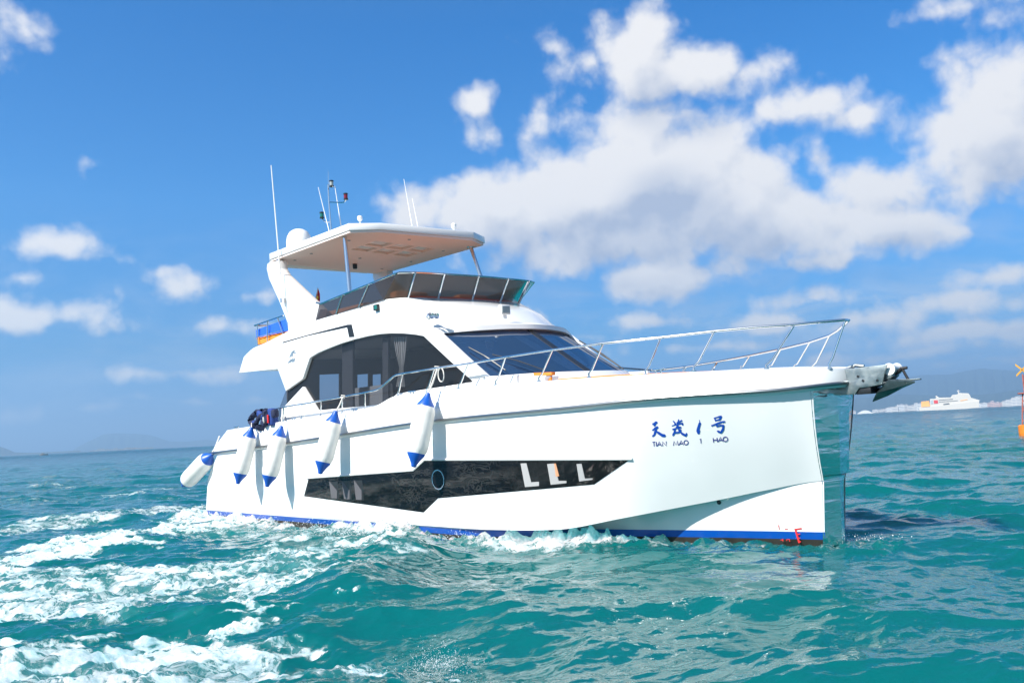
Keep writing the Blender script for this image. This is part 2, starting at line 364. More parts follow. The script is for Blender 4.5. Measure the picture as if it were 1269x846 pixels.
def sea():
    rs = [0.]; r = 1.2
    while r < 26000:
        rs.append(r); r += max(.024 if r < 14 else .03, r*r/(2*847*CAMH)*.62) if r > 4 else .2
        if r > 400: r *= 1.05
    rs = np.array(rs)
    a0 = math.radians(46); fine = np.linspace(-a0, a0, 960)
    co_ = np.linspace(a0, 2*math.pi-a0, 62)[1:-1]; th = np.concatenate([fine, co_])
    Rr, T = np.meshgrid(rs, th, indexing='ij'); x = Rr*np.sin(T); y = Rr*np.cos(T)
    wd = nrm(np.array([-.25, -1.]))
    LA, LB = 67., 11.3
    hA, dxA, dyA = ocean_tile(1024, LA, 3.6, wd, 5, .06)
    hB, dxB, dyB = ocean_tile(512, LB, 1.35, nrm(np.array([.45, -1.])), 9, .013)
    far = np.clip(1-(Rr-60)/2500, .25, 1)
    aA, aB = .088, .016
    lodB = np.clip(1.3-Rr/70, 0, 1); lodA = far*np.clip(1.25-Rr/9000, 0, 1)
    z = aA*lodA*sample(hA, LA, x, y)+aB*lodB*sample(hB, LB, x, y)
    X = x-1.05*(aA*lodA*sample(dxA, LA, x, y)+aB*lodB*sample(dxB, LB, x, y))
    Y = y-1.05*(aA*lodA*sample(dyA, LA, x, y)+aB*lodB*sample(dyB, LB, x, y))
    pb = np.stack([x-OB[0], y-OB[1]], -1); bx = pb@UB[:2]; by = pb@SB[:2]
    calm = np.clip(1-np.hypot(np.maximum(np.abs(bx+8.5)-8.8, 0), np.maximum(np.abs(by)-2.0, 0))/1.8, 0, 1); z = z*(1-.55*calm)-.05*calm*np.clip((-7.5-bx)/3, -.8, 1)
    # ship-made waves: ridges and hollows (world positions on the water)
    def W2(px, py): return wz(px, py)[:2]
    for (p, q_, w, amp) in WAKE:
        a, b = W2(*p), W2(*q_); d = capsule(x, y, a, b, w, w); z += amp*np.exp(-d*d*2.2)
    # foam density, its patches ragged at half-metre scale
    f = np.zeros_like(z); xo, yo = x, y
    x = xo+.45*sample(hB, LB, xo*.55, yo*.55)+.16*sample(hB, LB, xo*1.6+4, yo*1.6); y = yo+.45*sample(hB, LB, xo*.55+5, yo*.55+2)+.16*sample(hB, LB, xo*1.6, yo*1.6+3)
    for (p, q_, ra, rb, inten) in FOAM:
        a, b = W2(*p), W2(*q_); d = capsule(x, y, a, b, ra, rb); f = np.maximum(f, inten*np.clip(1.25-d*d*.9, 0, 1))
    x, y = xo, yo
    # along the hull
    wl = np.interp(bx, [-17.6, -6, -5, -3, -.2, .3], [2.15, 2.15, 1.9, 1.05, .3, 0])
    dh = np.where((bx > -19) & (bx < .6), np.abs(by-wl), 9)
    k = .38+.62*np.exp(-((bx+9.2)/1.8)**2)+.95*np.exp(-((bx+4.4)/1.4)**2)+.55*np.clip((-bx-11)/4, 0, 1)
    f = np.maximum(f, k*np.exp(-(dh/(.35+.35*k))**2)*1.05)
    z += .10*k*np.exp(-(dh/.5)**2)*np.clip(sample(hB, LB, x*1.7, y*1.7)+.6, 0, 2)
    # froth lifts the surface a little
    lump = sample(hB, LB, x*2.3+3, y*2.3+1)
    z += np.clip(f, 0, 1)*lodB*(.034*lump+.020*sample(hB, LB, x*4.7+1, y*4.7+6))
    # whitecaps far out
    cap = np.clip((sample(hA, LA, x, y)-1.9)*1.1, 0, .42)*np.clip((Rr-14)/20, 0, 1); f = np.maximum(f, cap)
    z[0, :] = z[1, :].mean()
    n0, n1 = z.shape
    co3 = np.stack([X, Y, z], -1).reshape(-1, 3)
    me = bpy.data.meshes.new('sea')
    idx = np.arange(n0*n1).reshape(n0, n1); a = idx[:-1]; b = idx[1:]
    qd = np.stack([a, b, np.roll(b, -1, 1), np.roll(a, -1, 1)], -1).reshape(-1, 4)
    me.vertices.add(len(co3)); me.vertices.foreach_set('co', co3.astype(np.float32).ravel())
    me.loops.add(qd.size); me.loops.foreach_set('vertex_index', qd.ravel().astype(np.int32))
    me.polygons.add(len(qd)); me.polygons.foreach_set('loop_start', (np.arange(len(qd))*4).astype(np.int32))
    me.polygons.foreach_set('loop_total', np.full(len(qd), 4, np.int32))
    me.polygons.foreach_set('use_smooth', np.ones(len(qd), bool))
    at = me.attributes.new('foam', 'FLOAT', 'POINT'); at.data.foreach_set('value', f.astype(np.float32).ravel())
    me.update(calc_edges=True); me.validate()
    ob = bpy.data.objects.new('sea', me); COL.objects.link(ob); ob['kind'] = 'structure'
    return ob
WAKE = [((430, 735), (520, 690), 1.0, .19), ((520, 690), (500, 655), .7, .13), ((330, 720), (430, 735), .8, .11),
        ((400, 790), (560, 760), .8, -.14), ((560, 790), (800, 770), .9, -.06), ((620, 668), (800, 664), .5, .12), ((620, 735), (900, 712), .8, .07),
        ((40, 820), (240, 800), .6, .12), ((280, 765), (120, 745), .6, .08), ((1040, 668), (1130, 655), .5, .10), ((700, 666), (900, 668), .45, .10),
        ((600, 752), (1020, 742), .9, .09), ((560, 815), (1060, 800), .8, -.08), ((880, 700), (1180, 690), .9, -.06)]
FOAM = [((-80, 745), (320, 715), 3.4, 2.2, .66), ((-80, 840), (330, 805), 1.5, 1.0, .64), ((-60, 708), (110, 676), 1.7, 1.6, .88), ((110, 676), (258, 643), 1.5, 1.1, .84),
        ((-60, 622), (240, 615), 2.2, 1.5, .36), ((-40, 850), (90, 806), .7, .5, .92), ((90, 806), (240, 818), .45, .35, .80), ((60, 870), (300, 850), .6, .5, .72),
        ((-40, 775), (150, 742), .9, .7, .76), ((150, 742), (330, 690), .8, .6, .64), ((245, 776), (335, 772), .40, .32, .74), ((330, 690), (500, 660), .8, .5, .56),
        ((250, 655), (490, 668), 1.2, .9, .52), ((330, 820), (440, 850), .6, .4, .45), ((470, 672), (520, 652), .55, .5, .82), ((620, 664), (800, 662), .4, .35, .75),
        ((515, 838), (560, 820), .2, .12, .6), ((20, 604), (230, 600), 1.0, .9, .5), ((140, 612), (200, 606), .6, .6, .66), ((-50, 660), (250, 630), 1.6, 1.3, .62)]
SEA = sea()
m = bpy.data.materials.new('sea_water'); m.use_nodes = True; t = NT(m.node_tree); b = t.n['Principled BSDF']
o = t.node('ShaderNodeTexCoord').outputs['Object']
at = t.node('ShaderNodeAttribute', attribute_name='foam').outputs['Fac']
cd = t.node('ShaderNodeVectorMath', operation='LENGTH'); t.l.new(o, cd.inputs[0]); dist = cd.outputs['Value']
w1 = t.noise(o, .9, 3, .5, out=1); po = t.vmath('MULTIPLY_ADD', t.vmath('SUBTRACT', w1, (.5, .5, .5)), (.9, .9, 0), o)
pe = t.vmath('MULTIPLY', po, (1.05, 1.55, 1))
lace = t.math('ABSOLUTE', t.math('SUBTRACT', t.noise(pe, 1.5, 7, .6, .3), .5))
lace2 = t.math('ABSOLUTE', t.math('SUBTRACT', t.noise(pe, 4.6, 6, .6, .25), .5))
web = t.math('MAXIMUM', t.ramp(lace, .0, .12, 1, 0), t.math('MULTIPLY', t.ramp(lace2, .0, .11, 1, 0), .85))
blot = t.ramp(t.noise(pe, 1.25, 9, .66, .2), .30, .70, 0, 1, False)
fleck = t.noise(pe, 9.0, 6, .68)
N_ = t.math('ADD', t.math('MULTIPLY', blot, .60), t.math('MULTIPLY', web, .40))
N_ = t.math('MULTIPLY_ADD', t.math('SUBTRACT', fleck, .5), .45, N_)
inv = t.math('MULTIPLY_ADD', at, -.95, 1.05)
fm = t.ramp(N_, t.math('SUBTRACT', inv, .02), t.math('ADD', inv, .30))
film = t.ramp(t.math('MULTIPLY_ADD', t.math('SUBTRACT', blot, .5), .5, at), .35, 1.0, 0, .18)
fm = t.math('MULTIPLY', t.math('MAXIMUM', fm, film), t.ramp(at, .05, .3))
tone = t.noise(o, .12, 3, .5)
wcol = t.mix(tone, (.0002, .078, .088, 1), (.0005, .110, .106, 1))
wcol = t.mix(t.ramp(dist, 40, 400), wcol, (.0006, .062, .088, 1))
wcol = t.mix(t.ramp(at, .2, .9, 0, .45), wcol, (.03, .21, .21, 1))
fine_ = t.ramp(t.math('ADD', t.math('MULTIPLY', t.noise(pe, 3.2, 4, .6), .6), t.math('MULTIPLY', t.noise(po, 16, 5, .65), .4)), .36, .62)
fcol = t.mix(fine_, (.30, .40, .43, 1), (.66, .67, .67, 1))
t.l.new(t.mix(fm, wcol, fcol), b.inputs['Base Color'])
b.inputs['IOR'].default_value = 1.333; b.inputs['Subsurface Weight'].default_value = .8; b.inputs['Subsurface Radius'].default_value = (.6, 2.6, 3.0); b.inputs['Subsurface Scale'].default_value = 1.0; b.subsurface_method = 'BURLEY'
rg = t.ramp(dist, 20, 900, .035, .22)
t.l.new(t.math('MAXIMUM', rg, t.math('MULTIPLY', fm, .8)), b.inputs['Roughness'])
sp = t.math('MULTIPLY', t.math('MULTIPLY_ADD', fm, -.4, .5), t.ramp(dist, 8, 48, 1.3, .14)); t.l.new(sp, b.inputs['Specular IOR Level'])
h1 = t.noise(t.vmath('MULTIPLY', o, (1, 1, .3)), 7.5, 3, .6, .4)
h2 = t.noise(o, 1.4, 4, .6, .3)
h3 = t.noise(o, .22, 5, .62, .2)
hh = t.math('ADD', t.math('MULTIPLY', h1, .0095), t.math('MULTIPLY', h2, t.ramp(dist, 10, 120, .015, .16, False)))
hh = t.math('ADD', hh, t.math('MULTIPLY', h3, t.ramp(dist, 60, 500, .0, .9, False)))
hh = t.math('ADD', hh, t.math('MULTIPLY', fm, t.math('MULTIPLY_ADD', fleck, .14, .02)))
bn = t.node('ShaderNodeBump'); bn.inputs['Strength'].default_value = .8; bn.inputs['Distance'].default_value = 1.
t.l.new(hh, bn.inputs['Height']); t.l.new(bn.outputs[0], b.inputs['Normal'])
SEA.data.materials.append(m); M['sea'] = m
#@YACHT
# ------------------------------------------------------------------ the yacht
YACHT = thing('motor_yacht', 'large white flybridge motor yacht with raked dark windows and blue boot stripe', 'yacht', matrix=YM)
Rp = pchip([-17.2, -12, -8, -5.5, -3.8, -2.6, -1.8, -.9, -.3, .05, .18, .26], [2.2, 2.26, 2.26, 2.22, 2.08, 1.90, 1.67, 1.29, .95, .62, .40, .16])   # rub rail half breadth
Rz = pchip([-17.2, -16.7, -14.3, -13.1, -10.4, -7, -5, -3.8, -1.8, -.5, .28], [1.81, 1.825, 1.915, 1.965, 2.1, 2.27, 2.31, 2.33, 2.385, 2.37, 2.41])
Dz = pchip([-16.4, -15.95, -13, -11.3, -9.5, -8.95, -8.2, -6.3, -4.2, -2.25, -.6, .28], [2.38, 2.40, 2.50, 2.55, 2.60, 2.66, 2.82, 2.83, 2.81, 2.76, 2.69, 2.61])  # deck edge height
def Dy(x): return Rp(x)-.06
Kp = pchip([-17.7, -14.5, -7, -5.2, -4.2, -3.08, -2.25, -1.57, -.97, -.27, 0], [2.12, 2.12, 2.16, 2.1, 1.95, 1.6, 1.12, .86, .66, .37, .30])  # knuckle
Kz = pchip([-17.7, -6.2, -5.2, -4.2, -3.08, -2.25, -1.57, -.97, -.27, 0], [.27, .27, .285, .32, .5, .645, .765, .88, .99, 1.0])
Ki = pchip([-17.7, -14.5, -7, -5.8, -5.2, -4.2, -3.08, -2.25, -1.57, -.97, -.27, 0], [2.11, 2.11, 2.15, 2.08, 1.9, 1.47, 1.13, .90, .765, .62, .36, .29])
Wy = pchip([-17.7, -14.5, -10.4, -7, -6, -5.3, -4.54, -3.07, -1.75, -.28, 0], [2.09, 2.10, 2.12, 2.12, 2.05, 1.82, 1.41, 1.01, .66, .33, .27])
def OH(x): return np.interp(x, [-17, -4, -1.5, 0], [.05, .05, .07, .10])
def Hy(x): return Rp(x)-OH(x)
def Hz(x): return Rz(x)-.06
def U(x, z):
    k = np.clip((z-Kz(x))/(Hz(x)-Kz(x)), 0, 1); return Kp(x)+(Hy(x)-Kp(x))*k+.03*np.sin(np.pi*k)
def hull_y(x, z): return U(x, z) if z >= Kz(x) else Wy(x)+(Ki(x)-Wy(x))*max(0, (z-.24))/max(.02, Kz(x)-.24)
def on_hull(px, py, off=.0):
    y = 1.5
    for _ in range(40):
        p = on_y(px, py, y); y = .5*y+.5*(float(hull_y(p[0], p[2]))+off)
    return on_y(px, py, y)
XS = lambda z: np.interp(z, [-.5, .24, 1.18, 1.8, 2.4], [-17.6, -17.55, -17.2, -16.55, -15.95])
XB = lambda z: np.interp(z, [-.5, .14, .95, 2.37], [-.32, -.28, -.2, -.06])
NS = 150
ss = np.linspace(0, 1, NS)**.9
def row(zf, yf):
    out = []
    for s in ss:
        z = 1.
        for _ in range(4):
            x = XS(z)+(XB(z)-XS(z))*s; z = float(zf(x))
        out.append((x, float(yf(x, z)), z))
    return out
r_keel = row(lambda x: -.75, lambda x, z: 0.0)
r_bot = row(lambda x: -.25, lambda x, z: Wy(x)-.14)
r_sb = row(lambda x: .125, lambda x, z: Wy(x)-.03)
r_st = row(lambda x: .24, lambda x, z: Wy(x))
r_ki = row(lambda x: Kz(x)-.004, lambda x, z: Ki(x))
r_ko = row(lambda x: Kz(x), lambda x, z: Kp(x))
ups = [row(lambda x, f=f: Kz(x)+(Hz(x)-Kz(x))*f, lambda x, z: U(x, z)) for f in (.02, .2, .4, .6, .8, 1.)]
def both(mb, rows):
    mb.grid(rows); mb.grid([[mirror(p) for p in r] for r in rows])
mb = MB(); both(mb, [r_st, r_ki, r_ko]+ups)
# transom
ends = [r_st[0], r_ki[0], r_ko[0]]+[u_[0] for u_ in ups]
mb.grid([ends, [mirror(p) for p in ends]])
HULL = mb.build('hull', M['gel'], YACHT, sharp=20)
mb = MB(); both(mb, [r_sb, r_st]); mb.grid([[r_sb[0], r_st[0]], [mirror(r_sb[0]), mirror(r_st[0])]]); mb.build('boot_stripe', M['blue'], YACHT)
mb = MB(); both(mb, [r_keel, r_bot, r_sb]); mb.grid([[r_keel[0], r_bot[0], r_sb[0]], [mirror(p) for p in (r_keel[0], r_bot[0], r_sb[0])]]); mb.build('bottom_paint', M['anti'], YACHT)
# small intake fairing and red mark at the waterline aft
mb = MB(); p0 = on_hull(440, 656, .03); mb.box(p0, (.55, .05, .05)); mb.build('draught_mark', M['redp'], YACHT, bevel=.01)

# bulwark above the rub rail, and deck
xs = np.linspace(-16.9, .26, 170)
lo, mid, top, inn = [], [], [], []
for x in xs:
    xd = max(x, -16.9); sh = np.clip((x+16.9)/1.2, 0, 1)
    xt = x+.95*(1-sh) if x < -15.7 else x
    lo.append((x, Hy(x), Hz(x))); mid.append((x, Rp(x)-.02, Rz(x)-.035)); mid2 = (x, Rp(x)-.02, Rz(x)+.03)
    top.append((xt, Dy(xt), Dz(xt))); inn.append((xt, max(Dy(xt)-.10, .0), Dz(xt)+.005))
mid2 = [(p[0], p[1], p[2]+.065) for p in mid]
mid3 = [((p[0]+q_[0])/2, (p[1]+q_[1])/2+.012, (p[2]+q_[2])/2) for p, q_ in zip(mid2, top)]
mb = MB(); both(mb, [lo, mid, mid2, mid3, top, inn])
for r_ in ([lo, mid, mid2, mid3, top, inn],):
    e = [k[-1] for k in r_]; mb.grid([e, [(p[0]+.015, 0, p[2]) for p in e], [mirror(p) for p in e]])
    e = [k[0] for k in r_]; mb.grid([e, [mirror(p) for p in e]])
mb.build('bulwark', M['gel'], YACHT, sharp=25)
mb = MB(); mb.grid([[(p[0], p[1], p[2]-.02) for p in inn], [(p[0], 0, p[2]+.02) for p in inn], [(p[0], -p[1], p[2]-.02) for p in inn]])
mb.build('deck', M['gelw'], YACHT)
for sgn in (1, -1):
    mb = MB(); mb.tube([(x, sgn*(Rp(x)+.005), Rz(x)) for x in np.linspace(-16.95, .262, 150)]+[(.285, 0, Rz(.27))], .028, 10)
    rr_ = mb.build('rub_rail', M['strake'], YACHT)

# polished stem plate: side faces, nose
mb = MB(); rows = []
for z in sorted(list(np.linspace(.03, 2.33, 24))+[1.04, 1.075]):
    xe = float(XB(z)); ya = float(hull_y(xe-.02, z))+.006
    lowr = z < 1.06
    xf = np.interp(z, [0, 1.04, 1.075, 2.33], [-.16, -.09, -.03, .08]); nf = np.interp(z, [0, 1.04, 1.075, 2.33], [.045, .06, .14, .17])
    rows.append([(xe-.02, ya-.05, z), (xe-.02, ya, z), (xf, nf, z), (xf+.004, 0, z), (xf, -nf, z), (xe-.02, -ya, z), (xe-.02, .05-ya, z)])
mb.grid(rows); mb.face(rows[0]); mb.face(rows[-1][::-1])
mb.build('stem_plate', M['plate'], YACHT, sharp=18)

# black hull window band with its lights
band = [(382.5, 592), (376.6, 614.5), (524.7, 634.6), (542.7, 617), (736.2, 600), (780, 569.5), (526.4, 570.5), (512.6, 583.3)]
def densify(pts, n=8, closed=True):
    out = []
    for i in range(len(pts) if closed else len(pts)-1):
        a, c = np.array(pts[i], float), np.array(pts[(i+1) % len(pts)], float)
        out += [tuple(a+(c-a)*k/n) for k in range(n)]
    if not closed: out.append(pts[-1])
    return out
def hull_sheet(mb, top_px, bot_px, n, off):
    "strip on the hull between two pixel polylines with the same parameter"
    def at(pl, s):
        d = [0]; 
        for i in range(len(pl)-1): d.append(d[-1]+math.hypot(pl[i+1][0]-pl[i][0], pl[i+1][1]-pl[i][1]))
        return np.interp(s, [0]+[pl[i][0]-pl[0][0] for i in range(1, len(pl))], [p[0] for p in pl]), np.interp(s, [p[0]-pl[0][0] for p in pl], [p[1] for p in pl])
    return at
xs_px = sorted(set(list(np.linspace(382.5, 780, 60))+[512.6, 526.4, 524.7, 542.7, 736.2]))
tx = [(382.5, 592), (512.6, 583.3), (526.4, 570.5), (780, 569.5)]; bx_ = [(376.6, 614.5), (524.7, 634.6), (542.7, 617), (736.2, 600), (780, 569.6)]
rowsT, rowsB, rowsE = [], [], []
for X in xs_px:
    yt = np.interp(X, *zip(*tx)); xb_ = X if X > 384 else 376.6; yb = np.interp(xb_, *zip(*bx_))
    rowsT.append((X, yt)); rowsB.append((xb_, max(yb, yt+.05)))
g_rows = []
for k in np.linspace(0, 1, 7):
    g_rows.append([on_hull(a[0]+(c_[0]-a[0])*k, a[1]+(c_[1]-a[1])*k, .006) for a, c_ in zip(rowsT, rowsB)])
mb = MB(); mb.grid(g_rows); BAND = mb.build('hull_window_band', M['painted_reflection'], YACHT, sharp=40)
# white moulded edge along the top of the recess
mb = MB(); pts = [on_hull(x_, y_, .012) for x_, y_ in densify([(380, 592), (512.0, 582.2), (526.2, 569.2), (783, 568.3)], 14, False)]; mb.tube(pts, .024, 6); mb.build('band_edge', M['gelw'], YACHT)
def px_poly(mb, pts, off):
    mb.face([on_hull(x_, y_, off) for x_, y_ in pts])
def px_plate(pts, off, th=.004):
    mb = MB(); P_ = [on_hull(x_, y_, off) for x_, y_ in pts]; mb.plate(P_, vec=(0, -th, 0)); return mb
# three lit window reveals forward (L shapes), three faint panes aft
Z5 = lambda x_, y_: (360+x_/2.884, 540+y_/2.884)
for k, (L, bot) in enumerate([([(822, 98), (843, 97), (860, 165), (888, 163), (888, 178), (838, 182)], 0), ([(917, 100), (941, 98), (958, 160), (986, 160), (986, 168), (930, 174)], 0), ([(1022, 100), (1040, 99), (1052, 152), (1080, 151), (1078, 156), (1032, 162)], 0)]):
    w_ = px_plate([Z5(*p) for p in ([(L[0][0]-3, L[0][1]-3), (L[0][0]+60, L[0][1]-5), (L[0][0]+66, L[0][1]+72), (L[0][0]+12, L[0][1]+84)] if k < 2 else [(1019, 97), (1078, 95), (1082, 153), (1030, 164)])], .0085).build('hull_window', M['black'], YACHT)
    px_plate([Z5(*p) for p in L], .0115).build('window_reveal', M['intl'], w_)
    if k == 1: px_plate([Z5(*p) for p in [(942, 98), (948, 98), (960, 143), (948, 145)]], .0118).build('curtain_edge', M['tan'], w_)
for dx_ in (0, 45, 88):
    w_ = px_plate([Z5(138+dx_, 163-dx_*.05), Z5(168+dx_, 162-dx_*.05), Z5(174+dx_, 224+dx_*.06), Z5(146+dx_, 222+dx_*.06)], .0085).build('hull_window', M['dark'], YACHT)
    px_plate([Z5(138+dx_, 163-dx_*.05), Z5(140+dx_, 163-dx_*.05), Z5(166+dx_, 195), Z5(166+dx_, 223+dx_*.06), Z5(146+dx_, 222+dx_*.06)], .0115).build('window_reveal', M['int'], w_)
c0 = on_hull(543, 594, .01)
mb = MB(); mb.lathe([(.17, 0), (.17, .012), (.19, .012), (.19, 0)], c0-np.array([0, .004, 0]), (0, 1, 0), 28); ph = mb.build('porthole', M['chrome'], YACHT)
mb = MB(); mb.lathe([(.165, 0), (.165, .006)], c0, (0, 1, 0), 28); mb.build('pane', M['black'], ph)

# ---------------------------------------------- lettering: brush strokes laid on the hull
def stroke(mb, pts, w, off=.005):
    "ribbon following pixel points; w = width(s) in pixels"
    pts = [np.array(p, float) for p in pts]; n = len(pts); ww = w if hasattr(w, '__len__') else [w]*n
    L_, R_ = [], []
    for i in range(n):
        t_ = pts[min(i+1, n-1)]-pts[max(i-1, 0)]; t_ = t_/(np.linalg.norm(t_)+1e-9); nn = np.array([-t_[1], t_[0]])*ww[i]/2
        L_.append(on_hull(*(pts[i]+nn), off)); R_.append(on_hull(*(pts[i]-nn), off))
    mb.grid([L_, R_])
Q = lambda l: [(790+x_/9.7615, 500+y_/9.757) for x_, y_ in l]
hanzi = [([(178, 248), (205, 240), (240, 222)], [2.2, 3.0, 2.4]), ([(222, 214), (215, 245), (200, 272)], [2, 2.6, 1.6]), ([(178, 322), (210, 302), (250, 280)], [1.8, 3.2, 2.4]),
 ([(236, 275), (218, 330), (205, 375), (178, 398)], [2.2, 3, 2.4, 1]), ([(205, 310), (250, 350), (300, 382), (342, 388)], [1.6, 3.2, 3.8, 1.2]),
 ([(415, 268), (470, 252), (548, 236), (545, 262)], [1.2, 1.8, 1.8, 1.8]), ([(430, 208), (452, 232), (458, 262)], [1.6, 2, 1.2]), ([(498, 188), (490, 225), (478, 275)], [1.4, 2.4, 1.6]),
 ([(540, 200), (505, 222), (470, 232)], [2, 1.6, 1]), ([(420, 312), (480, 292), (530, 285)], [1.6, 2, 1.8]), ([(452, 305), (448, 345), (425, 388)], [2.2, 2.6, 1.2]),
 ([(488, 262), (502, 320), (540, 362), (588, 388), (594, 352)], [1.8, 2.4, 2.8, 2.2, 1]), ([(528, 310), (500, 345), (455, 352)], [1.8, 2.2, 1.2]), ([(462, 282), (480, 275), (515, 282)], [1, 1.6, 1.4]),
 ([(748, 196), (755, 235), (738, 290), (728, 330), (745, 366)], [.8, 3.2, 3.6, 3.4, 2.0]), ([(718, 322), (735, 330), (758, 330)], [.8, 2, 2]),
 ([(926, 170), (940, 190), (948, 212)], [1.6, 2, 1.6]), ([(935, 172), (985, 158), (1018, 152)], [1.4, 2.2, 2]), ([(1015, 152), (1002, 180), (985, 200)], [2.4, 2.6, 1.6]), ([(945, 202), (975, 195), (1000, 190)], [1.6, 1.8, 1.4]),
 ([(892, 268), (960, 242), (1015, 222), (1062, 216)], [1.8, 2.4, 2.2, 1.4]), ([(972, 240), (958, 262), (960, 280)], [1.6, 2, 1.4]), ([(960, 278), (1000, 262), (1040, 262), (1032, 310), (1010, 348), (960, 328)], [1.4, 2, 2.6, 3, 2.6, .8])]
for a_, c_ in ((0, 5), (5, 14), (14, 16), (16, 23)):
    mb = MB()
    for k, (pts, w_) in enumerate(hanzi[a_:c_]): stroke(mb, Q(densify(pts, 3, False)), np.repeat(w_, 3)[:3*(len(w_)-1)+1], .005+.0004*k)
    mb.build('name_character', M['letter'], YACHT)
oval = lambda cx, cy, rx, ry: [(cx+rx*math.cos(a), cy+ry*math.sin(a)) for a in np.linspace(0, 2*math.pi, 17)]
latin = [[(180, 466), (213, 461)], [(197, 463), (203, 517)], [(226, 460), (231, 515)], [(240, 514), (262, 458), (290, 511)], [(249, 494), (281, 491)], [(304, 512), (300, 458), (350, 508), (346, 454)],
 [(436, 505), (441, 452), (465, 497), (482, 449), (494, 503)], [(502, 501), (527, 446), (556, 497)], [(512, 484), (546, 480)], oval(587, 469, 26, 26), [(752, 433), (765, 422), (769, 478)],
 [(915, 414), (921, 468)], [(961, 409), (967, 463)], [(918, 441), (964, 437)], [(976, 460), (1004, 405), (1033, 455)], [(986, 442), (1023, 438)], oval(1063, 428, 28, 27)]
for a_, c_ in ((0, 6), (6, 10), (10, 11), (11, 17)):
    mb = MB()
    for k, pts in enumerate(latin[a_:c_]): stroke(mb, Q(pts), 1.05, .005+.0004*k)
    mb.build('name_word', M['letterd'], YACHT)
Z6 = lambda l: [(760+x_/3.966, 580+y_/3.966) for x_, y_ in l]
for grp in ([([(890, 300), (926, 295)], 1.7), ([(894, 297), (904, 332), (914, 366)], 2.2), ([(900, 325), (918, 322)], 1.2), ([(906, 345), (918, 342)], 1.2), ([(908, 362), (922, 359)], 1.3)], [([(812, 281), (816, 300)], .8), ([(808, 281), (814, 280)], .8)], [([(842, 299), (858, 298)], .8)], [([(822, 352), (836, 350)], .9), ([(832, 346), (834, 358)], .9)], [([(852, 356), (852, 350), (866, 348), (867, 360)], .9)]):
    mb = MB()
    for k, (pts, w_) in enumerate(grp): stroke(mb, Z6(pts), w_, .008+.0004*k)
    mb.build('draught_mark', M['redp'], YACHT)
mb = MB(); p0 = on_hull(891, 622, .0); mb.lathe([(.035, -.02), (.035, .012), (.02, .014), (.0, .0)], p0, (0, 1, -.2), 14); mb.build('drain', M['dark'], YACHT)

# ---------------------------------------------- deckhouse sides (both sides), glass between
SY = 1.9
def sd(px, py, y=SY): return on_y(px, py, y)
def pts_y(pl, y=SY): return [sd(a, c_, y) for a, c_ in pl]
win_top = [(354, 484.4), (375, 469.3), (383.6, 443.3), (394, 437), (407, 431.5), (423, 425.4), (439, 420.5), (455, 416.6), (470, 414), (484, 413), (500, 413.2), (514, 414.6), (524.7, 416.5), (555, 445), (586, 473)]
def proj(P):
    d = np.asarray(P)-CPOS; return W/2+F*(d@RT)/(d@FW), H/2-F*(d@UP)/(d@FW)
upper = win_top+[(604, 466), (575, 440), (546, 413)]+[tuple(proj(b2w(p_))) for p_ in ((-7.16, 1.9, 4.03), (-7.38, 1.9, 4.12), (-7.92, 1.9, 4.45), (-8.8, 1.9, 4.88))]+[(469, 371.5), (430, 384), (391, 397), (385, 399), (360, 409), (330, 424), (314, 431), (310, 434), (302, 442), (296, 462), (344, 457)]
lower = [(375, 479), (393, 508.4), (478, 500.4), (492, 487.5), (586, 473), (604, 466), (640, 464), (640, 480), (560, 500), (500, 508), (400, 527), (346, 540), (342, 527), (346, 522.5), (352.3, 503.3)]
def side_plate(name, pl, m, thick, y=SY, bevel=.012):
    for sgn in (1, -1):
        P_ = [p*np.array([1, sgn, 1]) for p in pts_y(pl, y)]
        mb = MB(); mb.plate(P_, vec=(0, -sgn*thick, 0)); mb.build(name, m, YACHT, bevel=bevel)
side_plate('cabin_side', upper, M['gel'], .09)
side_plate('cabin_coaming', lower, M['gel'], .085)
glass_pl = [(354, 484.2), (374, 468), (382, 443), (407, 430), (439, 419), (470, 412.5), (500, 411.8), (526, 415), (588, 473.5), (492, 492), (479, 502), (393, 510), (350, 522), (339.5, 523.5)]
for sgn in (1, -1):
    P_ = [p*np.array([1, sgn, 1]) for p in pts_y(glass_pl, SY-.075)]
    mb = MB(); vs_ = [mb.v(p) for p in P_]
    for f_ in tessellate_polygon([[Vector(p) for p in P_]]): mb.b.faces.new([vs_[i] for i in f_])
    mb.build('side_window', M['gside'], YACHT)
# dark posts inside, curtain, cabin lining, far wall openings
for a, c_ in ((424, 437), (474, 481)):
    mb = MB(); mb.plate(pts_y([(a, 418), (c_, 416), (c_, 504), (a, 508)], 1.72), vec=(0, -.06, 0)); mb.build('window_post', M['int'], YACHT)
mb = MB(); rows = []
for k in np.linspace(0, 1, 14):
    y_px = 417+62*k; hw = np.interp(k, [0, .3, .62, .75, 1], [8.5, 6.5, 2.6, 3.2, 5.5]); cx = np.interp(k, [0, .6, 1], [496, 497.5, 496.5])
    rows.append([sd(cx-hw+2*hw*j/24, y_px, 1.7+.025*math.sin(j*1.5+.3*math.sin(k*5))) for j in range(25)])
mb.grid(rows); mb.build('curtain', M['curtain'], YACHT, sharp=60)
mb = MB()
x0, x1 = -13.6, -6.0
door_holes = [[on_x(a, c_, -13.4) for a, c_ in ((x_a, 464), (x_a, 495), (x_b, 494), (x_b, 463))] for x_a, x_b in ((396, 421), (443, 457), (462, 473))]
mb.plate([(-13.4, 1.75, 2.2), (-13.4, 1.75, 4.2), (-13.4, -1.75, 4.2), (-13.4, -1.75, 2.2)], door_holes, (-.05, 0, 0)); mb.build('aft_bulkhead', M['int'], YACHT); mb = MB()
